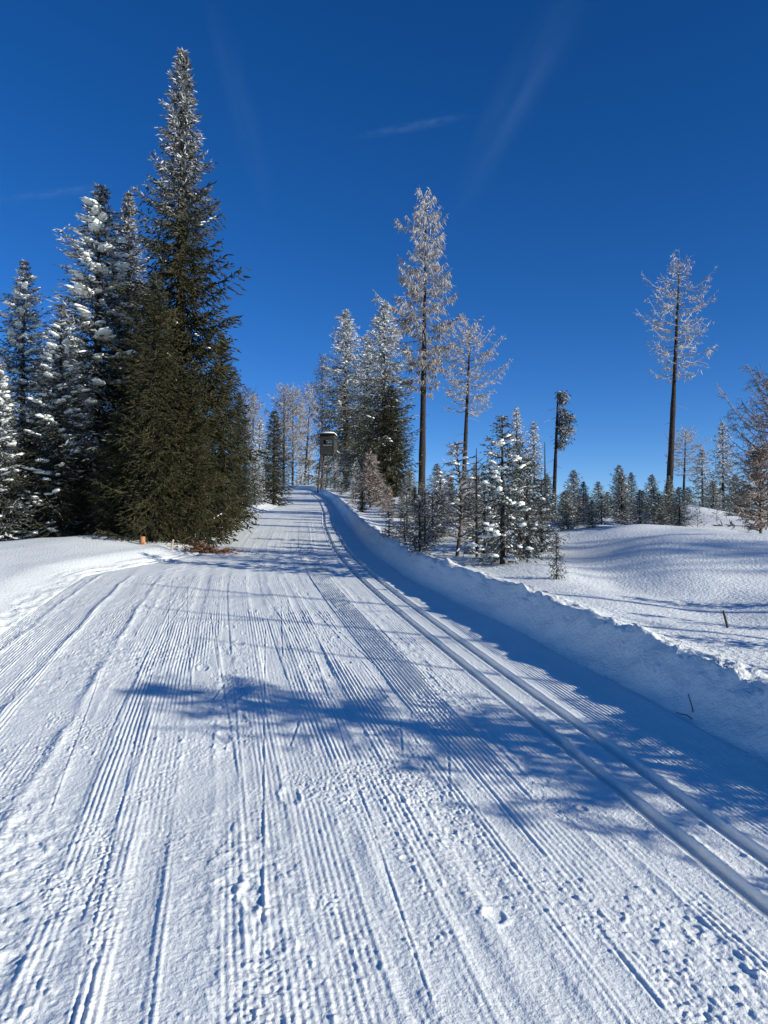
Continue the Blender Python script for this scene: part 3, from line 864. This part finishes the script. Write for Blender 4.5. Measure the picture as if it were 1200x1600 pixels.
plant(SPR_FAR, 1098, 34, 700, "dull rimed spruce just left of the slim white-rimed one", "tree", None, 3.5, 1.2)
plant(SPR_FAR, 808, 22.5, 636, "slim grey-green rimed spruce rising behind the snow-laden young spruces", "tree", None, 2.2, 0.85)
plant(SPR_FAR, 835, 24, 658, "second slim spruce just right behind the grey-green rimed one", "tree", None, 4.6, 0.9)
# young trees by the bank -----------------------------------
plant(SPR_LADEN, 785, 11.2, 648, "young spruce heavily laden with snow clumps beside the bank", "tree", None, 0.2, 0.95)
plant(SPR_LADEN2, 824, 11.7, 712, "young snow-laden spruce right of the tallest laden one", "tree", None, 1.2, 0.9)
plant(SPR_LADEN2, 757, 13.0, 735, "small snowy spruce left behind the tallest laden one", "tree", None, 3.9, 1.0)
plant(BARE_SAP, 712, 12.6, 690, "bare young larch with bent dark trunk between snowy young spruces", "tree", None, 0.5, 1.0)
plant(SPR_SMALL, 656, 12.6, 778, "little snow-dusted spruce at the lip of the bank", "tree", None, 0.5, 0.8)
plant(SPR_SMALL, 608, 15.5, 798, "tiny leaning fir sprig on the snow left of the little dusted spruce", "tree", None, 2.5, 0.9)
plant(SPR_SMALL, 869, 9.6, 830, "tiny sapling alone on the open snow", "tree", None, 1.5, 0.5)
plant(BROWN_BUSH, 578, 29, 712, "reddish brown leafless larch bush below the rimed spruces", "bush", None, 0.4, 1.0)
plant(SPR_DARK, 566, 26, 765, "low dark spruce at the foot of the brown larch bush", "tree", None, 0.4, 1.6)
plant(EDGE_LARCH, 1208, 17, 592, "brown bushy larch with long bare boughs at the right edge", "tree", None, 0.4, 0.85)
plant(BROWN_BUSH, 1188, 15.5, 705, "low tangle of brown twigs at the foot of the right-edge larch", "bush", None, 1.4, 1.1)
plant(TWIG_BUSH, 1212, 12.0, 828, "bare twiggy shrub poking from the snow at the right edge", "bush", None, 0.3, 1.3)
plant(TWIG_BUSH, 985, 16.2, 795, "low bare twigs beside the buried spruce top on the mound", "bush", None, 2.3, 1.0)
plant(SPR_YOUNG, 1000, 16.6, 765, "buried green spruce top sticking out of the snow mound", "tree", None, 0.3, 1.2)
plant(TWIG_BUSH, 1090, 18.5, 795, "two crossed bare twigs on the crest of the snow mound", "bush", None, 1.1, 0.4)

G_B = "young trees crowded behind the bank"
plant(SPR_LADEN2, 676, 15.0, 770, "snow-speckled young spruce left of the bent bare larch", "tree", G_B, 1.0, 1.0)
plant(SPR_LADEN2, 636, 17.0, 778, "low snow-speckled spruce near the foot of the tallest larch", "tree", G_B, 2.6, 1.2)
plant(BARE_SAP, 690, 16.5, 735, "bare twiggy sapling just left of the bent bare larch", "tree", G_B, 2.1, 1.0)
plant(BARE_SAP, 735, 15.5, 745, "bare twiggy sapling between the bent larch and the laden spruces", "tree", G_B, 4.0, 1.1)
plant(SPR_LADEN, 812, 13.2, 690, "snow-laden spruce crowding behind the two laden ones at the bank", "tree", G_B, 2.5, 1.0)
plant(SPR_LADEN2, 846, 13.0, 745, "dark snow-speckled spruce at the right end of the laden clump", "tree", G_B, 5.2, 1.1)
plant(SPR_DARK, 705, 19.0, 745, "narrow dark spruce behind the bent bare larch", "tree", G_B, 0.7, 1.2)
plant(SPR_DARK, 648, 24.0, 760, "narrow dark spruce left of the tallest larch trunk", "tree", G_B, 2.7, 1.3)
plant(BROWN_BUSH, 607, 23.0, 765, "low brown larch bush beside the reddish brown one", "bush", None, 2.4, 1.0)

G_S = "young spruces scattered along the skyline right of the trail"
row = [(897, 24, 738, 1.0, "young spruce on the skyline just right of the broken snag"),
       (935, 26, 756, 1.1, "young spruce left of the sharp-tipped one on the skyline"), (968, 24, 730, 0.85, "sharp-tipped young spruce on the skyline left of the buried spruce top"),
       (987, 26, 742, 0.9, "young spruce between the sharp-tipped one and the buried spruce top"), (1019, 22, 745, 0.9, "young spruce standing behind the buried spruce top"),
       (1046, 21, 748, 0.8, "snowy young spruce hiding the foot of the lone larch"),
       (950, 30, 772, 1.3, "short young spruce low behind the left foot of the sharp-tipped one"), (1005, 31, 770, 1.2, "short young spruce peeping over the snow behind the buried top"), (915, 32, 775, 1.2, "short young spruce just right of the one beside the broken snag"), (880, 28, 772, 1.3, "short young spruce directly behind the foot of the broken snag"),
       (640, 34, 735, 1.0, "young spruce at the left foot of the tallest larch"), (683, 27, 728, 1.0, "young spruce right of the tallest larch trunk"), (742, 33, 730, 0.85, "young spruce right of the shorter larch trunk"),
       (700, 30, 745, 1.1, "young spruce midway between the tallest larch and the shorter larch"), (770, 26, 735, 1.0, "young spruce half hidden by the left side of the laden clump"), (660, 22, 770, 1.2, "low spruce straight in front of the tallest larch trunk"), (628, 25, 775, 1.2, "low spruce beside the dark green skirt of the rimed spruces"), (735, 22, 765, 1.1, "low spruce straight below the shorter larch crown"),
       (855, 22, 745, 1.0, "young spruce behind the right-hand laden spruce"), (690, 17, 775, 1.2, "snowy young spruce behind the bent bare larch"),
       (590, 33, 748, 1.1, "young spruce peeping over the brown larch bushes"), (1115, 30, 755, 1.2, "short spruce at the foot of the slim white-rimed one"), (1150, 27, 745, 1.1, "short spruce between the slim white-rimed one and the brown larch"), (1165, 24, 755, 1.0, "short spruce touching the brown larch at the right edge"), (1075, 33, 765, 1.2, "short spruce under the small rimed larch"), (905, 20, 778, 1.1, "low spruce left of the lowest one in the gap right of the snag"), (1030, 19, 775, 1.3, "low spruce left of the lone larch foot"), (925, 18.5, 785, 1.2, "low spruce nearest the viewer in the gap right of the broken snag"), (1062, 20, 765, 1.2, "low spruce right of the lone larch foot"), (885, 19, 770, 1.2, "low spruce touching the right side of the broken snag")]
for i, (px, d, top, w, lab) in enumerate(row):
    plant(SPR_YOUNG, px, d * 0.92, top - 4, lab or "small snow-dusted spruce in the uneven row on the skyline", "tree", G_S, 0.7 + i * 1.7, w * 1.15)
G_C = "small frosty spruces behind the crest of the trail"
rr = random.Random(4)
for i, (px, d, top, w) in enumerate([(482, 82, 712, 1.0), (495, 79, 722, 1.2), (523, 56, 718, 1.2), (541, 54, 706, 1.2), (556, 50, 715, 1.2), (533, 45, 738, 1.4), (511, 70, 705, 1.1), (470, 86, 728, 1.2), (415, 58, 700, 1.2), (432, 64, 708, 1.2), (552, 38, 745, 1.4)]):
    plant(SPR_FAR, px, d, top, "small frosty spruce below the raised hide behind the trail crest" if 480 <= px <= 560 else "small frosty spruce under the far larches", "tree", G_C, i * 2.1, w)
G_E = "undergrowth at the edge of the left wood"
plant(SPR_FAR, 398, 34, 700, "low greyish spruce left of the small dark cone-shaped one", "tree", G_E, 2.2, 1.3)
plant(SPR_OLIVE, 340, 19.0, 720, "low dark bough-skirted spruce touching the snow shoulder", "tree", G_E, 4.4, 1.2)
plant(SPR_OLIVE, 120, 16.8, 690, "low shaded spruce filling the foot of the broad snowy one", "tree", G_E, 2.4, 1.3)
plant(SPR_OLIVE, 180, 16.3, 640, "low olive spruce under the half hidden spruce", "tree", G_E, 1.4, 1.2)
plant(SPR_OLIVE, 45, 17.6, 650, "low dark spruce beneath the pointed snowy spruce", "tree", G_E, 5.4, 1.3)
plant(SPR_OLIVE, 270, 22.0, 520, "dark spruce deep behind the trunk of the tallest spruce", "tree", G_E, 3.4, 1.3)
plant(SPR_OLIVE, 120, 23.0, 520, "dark spruce deep behind the broad snow-clumped spruce", "tree", G_E, 2.0, 1.4)

for px, d, top, w, lab in ((902, 15.0, 838, 0.5, "few bare twigs in the snow beside the tiny lone sapling"), (1120, 20.0, 790, 0.6, "thin twigs poking out right of the snow mound"), (1052, 16.5, 815, 0.5, "sparse twigs on the near slope of the snow mound")):
    plant(TWIG_BUSH, px, d, top, lab, "bush", None, px * 0.1, w)

G_N = "snowy saplings on the near side of the skyline row"
for i, (proto, px, d, top, w, lab) in enumerate((
        (SPR_LADEN2, 885, 17.5, 765, 0.9, "snowy sapling at the right foot of the broken snag"),
        (SPR_YOUNG, 912, 19.0, 752, 1.0, "mid-sized spruce in front of the gap right of the snag"),
        (SPR_LADEN2, 940, 18.5, 770, 1.0, "snowy sapling in front of the left foot of the sharp-tipped spruce"),
        (SPR_YOUNG, 972, 19.5, 738, 0.9, "slim spruce in front of the sharp-tipped one"),
        (SPR_LADEN2, 1022, 18.0, 760, 1.0, "snowy sapling just right of the buried spruce top"),
        (SPR_YOUNG, 1045, 19.0, 752, 0.9, "slim spruce covering the foot of the lone larch"),
        (SPR_LADEN2, 664, 14.2, 762, 1.0, "snowy sapling between the little dusted spruce and the bent larch"),
        (SPR_LADEN2, 745, 14.6, 738, 1.0, "snowy sapling behind the dead pole beside the laden clump"),
        (SPR_YOUNG, 727, 18.5, 728, 0.8, "slim spruce behind the bent larch, right side"),
        (SPR_SMALL, 632, 14.8, 800, 1.1, "tiny snowy sapling between the fir sprig and the little dusted spruce"))):
    plant(proto, px, d, top, lab, "tree", G_N, 1.3 * i + 0.4, w)

# broken snag with foliage on one side only
def snag():
    rng = np.random.RandomState(77)
    H = 5.0
    root = empty("spruce")
    _, axis = trunk_mesh("trunk", H, 0.075, 0.03, M_BARK2, root, rng, 7, n=12, lean=(0.25, 0))
    bag = Bag(); sb = Bag(); P = []; D = []; L = []; F = []
    for i in range(58):
        z = H * rng.choice([rng.uniform(0.66, 0.87), rng.uniform(0.55, 0.86), rng.uniform(0.92, 1.0)])
        az = rng.uniform(-0.9, 0.9); d0 = np.array([math.cos(az), math.sin(az), 0])
        ln = rng.uniform(0.25, 0.75) * (0.55 if z > 0.9 * H else 1.0) * (0.6 if z < 0.6 * H else 1)
        t = np.linspace(0, 1, 5)
        pts = axis(z) + d0 * (ln * t)[:, None] + np.array([0, 0, -0.42 * ln]) * (t ** 1.6)[:, None]
        tube(bag, pts, np.linspace(0.012, 0.004, 5), 3, 0.1)
        m = 46; a = 0.25 + 0.75 * rng.rand(m)
        pp = np.stack([np.interp(a, t, pts[:, c]) for c in range(3)], -1) + rng.normal(size=(m, 3)) * 0.07
        P.append(pp); D.append(d0 * 0.4 + rng.normal(size=(m, 3)) * 0.5 + np.array([0, 0, -0.5])); L.append(rng.uniform(0.08, 0.16, m)); F.append(np.clip(rng.normal(size=m) * 0.3 + 0.28, 0, 1))
        if rng.rand() < 0.5:
            w = rng.uniform(0.04, 0.08); snow_lump(sb, pts[3] + np.array([0, 0, 0.03]), d0, w * 1.7, w, w * 0.6, rng)
    for z, az, ln in ((0.88, 3.1, 0.75), (0.80, 3.4, 0.6), (0.45, 3.0, 0.35), (0.40, 0.2, 0.3), (0.62, 2.7, 0.25)):
        t = np.linspace(0, 1, 5); d0 = np.array([math.cos(az), math.sin(az), 0])
        tube(bag, axis(z * H) + d0 * (ln * t)[:, None] + np.array([0, 0, -0.4 * ln]) * t[:, None], np.linspace(0.014, 0.006, 5), 3, 0.35)
    sprays(bag, np.concatenate(P), np.concatenate(D), np.concatenate(L), 0.155 * np.concatenate(L), np.concatenate(F), rng)
    bag.build("crown", M_NEEDLE, root); sb.build("snow", M_CLUMP, root, True)["kind"] = "stuff"
    root["h"] = H
    return root
plant(snag(), 864, 25, 613, "broken snag spruce with green boughs left only on its right side", "tree")
def dead_pole():
    rng = np.random.RandomState(78); root = empty("dead_tree")
    _, axis = trunk_mesh("trunk", 2.4, 0.03, 0.008, M_BARK2, root, rng, 6, n=10)
    b = Bag()
    for i in range(12):
        z = rng.uniform(0.7, 2.2); az = rng.uniform(0, 6.28); ln = rng.uniform(0.12, 0.4); t = np.linspace(0, 1, 4)
        d0 = np.array([math.cos(az), math.sin(az), 0])
        tube(b, axis(z) + d0 * (ln * t)[:, None] + np.array([0, 0, 0.4 * ln]) * (t ** 2)[:, None], np.linspace(0.009, 0.004, 4), 3, 0.1)
    b.build("branch", M_TWIG, root)["kind"] = "stuff"; root["h"] = 2.4
    return root
DEAD = dead_pole()
plant(DEAD, 852, 21, 690, "thin dead spruce pole just left of the broken snag", "tree")
plant(DEAD, 745, 12.4, 700, "thin dead pole left of the tallest laden spruce", "tree", rz=2.0)

# trees beyond the right edge that throw their shadows across the trail
G_O = "trees out of view on the right whose shadows cross the trail"
def shade_plant(proto, tip, t, label, rz, wide):
    """a tree standing towards the sun from where the tip of its shadow falls"""
    x, y = tip[0] + SUN_H.x * t, tip[1] + SUN_H.y * t
    hh = gz(*tip) + t * math.tan(SUN_EL) - gz(x, y)
    plant(proto, 0, y, 0, label, "tree", G_O, rz, wide, x=x, hh=hh)
shade_plant(SPR_LOOSE, (-1.85, 5.95), 8.4, "loose-boughed spruce standing alone in the field beside the viewer", 1.0, 1.7)
shade_plant(DEAD, (-2.9, 9.3), 15.0, "bare dead pole behind the loose-boughed spruce in the field", 0.4, 0.8)
shade_plant(DEAD, (-1.9, 7.6), 11.5, "second bare dead pole behind the loose-boughed spruce in the field", 2.4, 0.8)
shade_plant(DEAD, (-3.6, 11.2), 17.5, "third bare dead pole behind the loose-boughed spruce in the field", 1.4, 0.9)
shade_plant(LAR_ROUND, (-4.3, 16.6), 26.0, "bare larch in the field nearest the bushy larch", 1.4, 0.25)
shade_plant(LAR_RIGHT, (-4.9, 15.0), 29.0, "tall bare larch farthest out in the field", 3.0, 0.25)
shade_plant(SPR_RIME, (-5.5, 24.0), 27.0, "rimed spruce in the field behind the bushy larch", 2.0, 0.45)
shade_plant(LAR_RIGHT, (-7.0, 31.0), 30.0, "bare larch on the rise behind the bushy larch", 2.0, 0.6)
shade_plant(SPR_RIME, (-8.0, 39.0), 33.0, "rimed spruce on the rise beyond the bushy larch", 4.0, 0.5)
shade_plant(LAR_ROUND, (1.5, 11.8), 22.0, "knee-bent bare larch shading the snow mound", 0.9, 0.8)

for i, (x, y, h) in enumerate(((3.4, 1.5, 0.45), (3.5, 2.1, 0.55), (3.6, 2.9, 0.55), (3.9, 3.7, 0.85), (4.0, 4.6, 0.7), (4.4, 5.4, 0.9), (4.6, 6.4, 0.85), (5.2, 7.3, 0.95))):
    plant(SPR_LADEN2, 0, y, 0, "knee-high sapling in the field snow behind the bank, out of view on the right", "tree", "knee-high saplings behind the near bank", i * 1.9, 1.2, x=x, hh=h)

# ------------------------------------------------------------------ raised hide
def box(bag, x0, x1, y0, y1, z0, z1):
    v = np.array([[x, y, z] for z in (z0, z1) for y in (y0, y1) for x in (x0, x1)], float)
    q = np.array([[0, 2, 3, 1], [4, 5, 7, 6], [0, 1, 5, 4], [2, 6, 7, 3], [0, 4, 6, 2], [1, 3, 7, 5]])
    bag.add(v, None, q, 0.0)
def make_hide(px, d, top, floor_py):
    X = px_x(px, d); zg = gz(X, d); zt = top_z(top, d) - zg; zf = top_z(floor_py, d) - zg
    root = empty("raised_hide", (X, d, zg), R(-9))
    W = 0.52; DP = 0.55
    hb = zt - zf - 0.12
    # front boards with a shooting slot
    n = 8; bh = hb / n
    for i in range(n):
        z0 = zf + i * bh
        b = Bag()
        if i in (4, 5):
            box(b, -W, -W + 0.24, -DP, -DP + 0.03, z0 + 0.008, z0 + bh)
            b.build("board", M_PLANK, root); b = Bag()
            box(b, W - 0.16, W, -DP, -DP + 0.03, z0 + 0.008, z0 + bh)
        else:
            off = 0.006 * ((i * 7) % 3)
            box(b, -W, W, -DP - off, -DP + 0.03 - off, z0 + 0.008, z0 + bh)
        b.build("board", M_PLANK, root)
    for s in (-1, 1):
        for i in range(n):
            z0 = zf + i * bh; b = Bag()
            off = 0.005 * ((i * 5) % 3)
            x = s * (W + 0.002)
            box(b, min(x, x + s * 0.03) - (off if s < 0 else 0), max(x, x + s * 0.03) + (off if s > 0 else 0), -DP + 0.004, DP, z0 + 0.008, z0 + bh)
            b.build("board", M_PLANK, root)
    b = Bag(); box(b, -W + 0.004, W - 0.004, DP - 0.05, DP - 0.01, zf, zf + hb - 0.45); box(b, -W + 0.004, -W + 0.2, DP - 0.05, DP - 0.01, zf + hb - 0.44, zf + hb); b.build("back_wall", M_PLANK, root)
    b = Bag(); box(b, -W + 0.24, W - 0.16, -DP - 0.05, -DP + 0.02, zf + 4 * bh - 0.035, zf + 4 * bh + 0.004); b.build("window_sill", M_STAKE, root)
    b = Bag(); box(b, -W + 0.04, W - 0.04, -DP + 0.04, DP - 0.06, zf - 0.02, zf + 0.02); b.build("floor_board", M_PLANK, root)
    rf = Bag()
    v = np.array([[-W - 0.1, -DP - 0.18, zt - 0.02], [W + 0.1, -DP - 0.18, zt - 0.02], [W + 0.1, DP + 0.15, zt - 0.16], [-W - 0.1, DP + 0.15, zt - 0.16],
                  [-W - 0.1, -DP - 0.18, zt + 0.03], [W + 0.1, -DP - 0.18, zt + 0.03], [W + 0.1, DP + 0.15, zt - 0.11], [-W - 0.1, DP + 0.15, zt - 0.11]])
    q = np.array([[0, 3, 2, 1], [4, 5, 6, 7], [0, 1, 5, 4], [1, 2, 6, 5], [2, 3, 7, 6], [3, 0, 4, 7]])
    rf.add(v, None, q); roof = rf.build("roof", M_PLANK, root)
    V, F = ico_base()
    sbag = Bag(); p = V.copy(); p = np.sign(p) * np.abs(p) ** 0.55
    sbag.add(np.stack([p[:, 0] * (W + 0.1), p[:, 1] * (DP + 0.16), zt - 0.05 - p[:, 1] * 0.07 + np.maximum(p[:, 2], -0.2) * 0.12 + 0.05], 1), F)
    sbag.build("snow", M_CLUMP, roof, True)
    for sx in (-1, 1):
        for sy in (-1, 1):
            b = Bag(); tube(b, [(sx * (W + 0.16), sy * (DP + 0.1), -0.4), (sx * (W - 0.05), sy * (DP - 0.06), zf + 0.1)], 0.065, 7); b.build("leg", M_POLE, root, True)
    b = Bag(); tube(b, [(W + 0.45, -DP - 0.3, -0.3), (W - 0.02, -DP - 0.02, zf - 0.05)], 0.04, 6); b.build("brace", M_POLE, root, True)
    b = Bag(); tube(b, [(-W - 0.1, -DP - 0.07, 0.25), (W - 0.02, -DP - 0.03, zf - 0.3)], 0.035, 6); b.build("brace", M_POLE, root, True)
    lad = empty("ladder"); lad.parent = root
    for s in (-1, 1):
        b = Bag(); tube(b, [(-0.12 + s * 0.2, -DP - 0.75, -0.3), (-0.12 + s * 0.2, -DP - 0.06, zf - 0.05)], 0.033, 6); b.build("ladder_rail", M_POLE, lad, True)
    for i in range(7):
        t = (i + 0.8) / 7.5; b = Bag()
        y = -DP - 0.75 + 0.69 * t; z = -0.3 + (zf + 0.25) * t
        tube(b, [(-0.36, y, z), (0.12, y, z)], 0.025, 6); b.build("rung", M_POLE, lad, True)
    tag(root, "weathered wooden raised hide on poles with snow on its roof", "hunting stand")
make_hide(513, 58, 679, 711)

# ------------------------------------------------------------------ small things at the trail
def stick(px, d, pts, rad, mat, name, label, cat, sides=7):
    X = px_x(px, d); z = gz(X, d)
    b = Bag(); tube(b, np.array(pts, float), rad, sides)
    o = b.build(name, mat, None, True); o.location = (X, d, z)
    tag(o, label, cat)
stick(222, 15.2, [(0, 0, -0.3), (0.01, 0, 0.05), (0.012, 0, 0.15), (0.012, 0, 0.155)], [0.055, 0.055, 0.053, 0.046], M_FRESH, "stump", "short orange cut stump in the snow under the left spruces", "stump", 12)
stick(267, 14.9, [(0, 0, -0.3), (0.02, 0, 0.06), (0.05, 0.0, 0.21)], [0.022, 0.021, 0.020], M_STAKE, "stake", "thin pale wooden stake leaning beside the orange stump", "stake")
stick(1134, 6.9, [(0.03, 0, -0.15), (0, 0, 0.02), (-0.03, 0.0, 0.14), (-0.035, 0, 0.15)], [0.010, 0.011, 0.010, 0.008], M_TWIG, "stick", "dark broken stick standing upright in the field snow", "stick")
stick(1078, 5.15, [(0.03, 0, -0.15), (0, 0, 0.03), (-0.025, 0.0, 0.115)], [0.0045, 0.004, 0.003], M_TWIG, "twig", "thin dark twig upright in the shaded bank", "twig")
stick(1070, 5.1, [(0.06, 0, -0.02), (0.0, 0.0, 0.028), (-0.04, 0, 0.035), (-0.075, 0, 0.05)], [0.0035, 0.0035, 0.003, 0.002], M_TWIG, "twig", "thin dark twig lying flat against the shaded bank", "twig")

def dead_bough(px, d):
    rng = np.random.RandomState(91); X = px_x(px, d)
    b = Bag(); P = []; D = []; L = []; F = []
    n = 520
    ang = rng.uniform(-0.5, 3.6, n); r = np.abs(rng.normal(size=n)) * 0.28
    x = r * np.cos(ang) * 1.15; y = r * np.sin(ang) * 0.8
    z = ground(X + x, d + y) - gz(X, d) + np.abs(rng.normal(size=n)) * 0.10 * np.exp(-((x + 0.25) / 0.4) ** 2) + 0.01
    P = np.stack([x, y, z], 1); D = rng.normal(size=(n, 3)) * np.array([1, 1, 0.35])
    sprays(b, P, D, rng.uniform(0.05, 0.16, n), 0.012, np.clip(rng.normal(size=n) * 0.12, 0, 1), rng)
    for i in range(14):
        t = np.linspace(0, 1, 4); a = rng.uniform(0, 6.28); x0, y0 = rng.normal(size=2) * 0.2
        xx = x0 + np.cos(a) * t * 0.5; yy = y0 + np.sin(a) * t * 0.35
        zz = ground(X + xx, d + yy) - gz(X, d) + 0.03 + 0.05 * np.sin(t * 3)
        tube(b, np.stack([xx, yy, zz], 1), np.linspace(0.009, 0.004, 4), 3, 0.0)
    o = b.build("dead_bough", M_RUST);  o.location = (X, d, gz(X, d))
    tag(o, "rust brown dead spruce bough lying on the snow at the trail corner", "branch", None, "stuff")
dead_bough(322, 15.3)

# ------------------------------------------------------------------ contrails: long soft bodies of ice haze high in the air
def cloud_mat(name, dens, streak):
    """ice haze: densest along the middle, thinning to nothing at the hull"""
    m = bpy.data.materials.new(name); m.use_nodes = True
    n, l = m.node_tree.nodes, m.node_tree.links
    n.clear()
    out = n.new("ShaderNodeOutputMaterial"); v = n.new("ShaderNodeVolumeScatter")
    v.inputs["Color"].default_value = (0.55, 0.78, 1, 1)
    tc = n.new("ShaderNodeTexCoord")
    ln = n.new("ShaderNodeVectorMath"); ln.operation = 'LENGTH'
    l.new(tc.outputs["Object"], ln.inputs[0])
    mr = n.new("ShaderNodeMapRange"); mr.interpolation_type = 'SMOOTHSTEP'
    mr.inputs["From Min"].default_value = 1.0; mr.inputs["From Max"].default_value = 0.1
    l.new(ln.outputs["Value"], mr.inputs["Value"])
    mp = n.new("ShaderNodeMapping"); mp.inputs["Scale"].default_value = (streak, 0.9, 0.9)
    l.new(tc.outputs["Object"], mp.inputs["Vector"])
    ns = n.new("ShaderNodeTexNoise"); ns.inputs["Scale"].default_value = 1.6; ns.inputs["Detail"].default_value = 2
    l.new(mp.outputs[0], ns.inputs["Vector"])
    r2 = n.new("ShaderNodeMapRange"); r2.inputs["From Min"].default_value = 0.35; r2.inputs["From Max"].default_value = 0.65
    l.new(ns.outputs["Fac"], r2.inputs["Value"])
    mu = n.new("ShaderNodeMath"); mu.operation = 'MULTIPLY'
    l.new(mr.outputs[0], mu.inputs[0]); l.new(r2.outputs[0], mu.inputs[1])
    m2 = n.new("ShaderNodeMath"); m2.operation = 'MULTIPLY'; m2.inputs[1].default_value = dens
    l.new(mu.outputs[0], m2.inputs[0]); l.new(m2.outputs[0], v.inputs["Density"])
    l.new(v.outputs[0], out.inputs["Volume"])
    return m
def ray(px, py, dist):
    a = math.atan((HORIZON - 800) / FPX)
    dx = (px - 600) / FPX; up = (800 - py) / FPX
    dirv = Vector((dx, math.cos(a) - up * math.sin(a), math.sin(a) + up * math.cos(a))).normalized()
    return Vector((0, 0, EYE)) + dirv * dist
def contrail(p0, p1, width, dens, name, label, streak=5.0, dist=3000):
    a = ray(*p0, dist); c = ray(*p1, dist * 1.1)
    V, F = ico_base()
    o = mesh_np(name, V, F, cloud_mat(name, dens, streak), True)
    o.location = (a + c) / 2
    o.rotation_mode = 'QUATERNION'
    o.rotation_quaternion = (c - a).to_track_quat('X', 'Z')
    w = width * dist / FPX / 2
    o.scale = ((c - a).length / 2, w, w)
    tag(o, label, "contrail", "vapour trails in the sky", "stuff")
contrail((525, 220), (760, 176), 20, 0.0034, "contrail", "short bright vapour trail high in the middle of the sky", 4.0)
contrail((-60, 320), (215, 285), 18, 0.0030, "contrail", "short vapour trail beside the snowy spruce tops on the left", 4.0)
contrail((300, -120), (430, 370), 62, 0.00044, "contrail", "faint wide vapour streak right of the tallest spruce", 1.4)
contrail((985, -170), (685, 380), 92, 0.00044, "contrail", "faint wide vapour streak slanting over the tallest larch", 1.2)

bpy.context.view_layer.update()
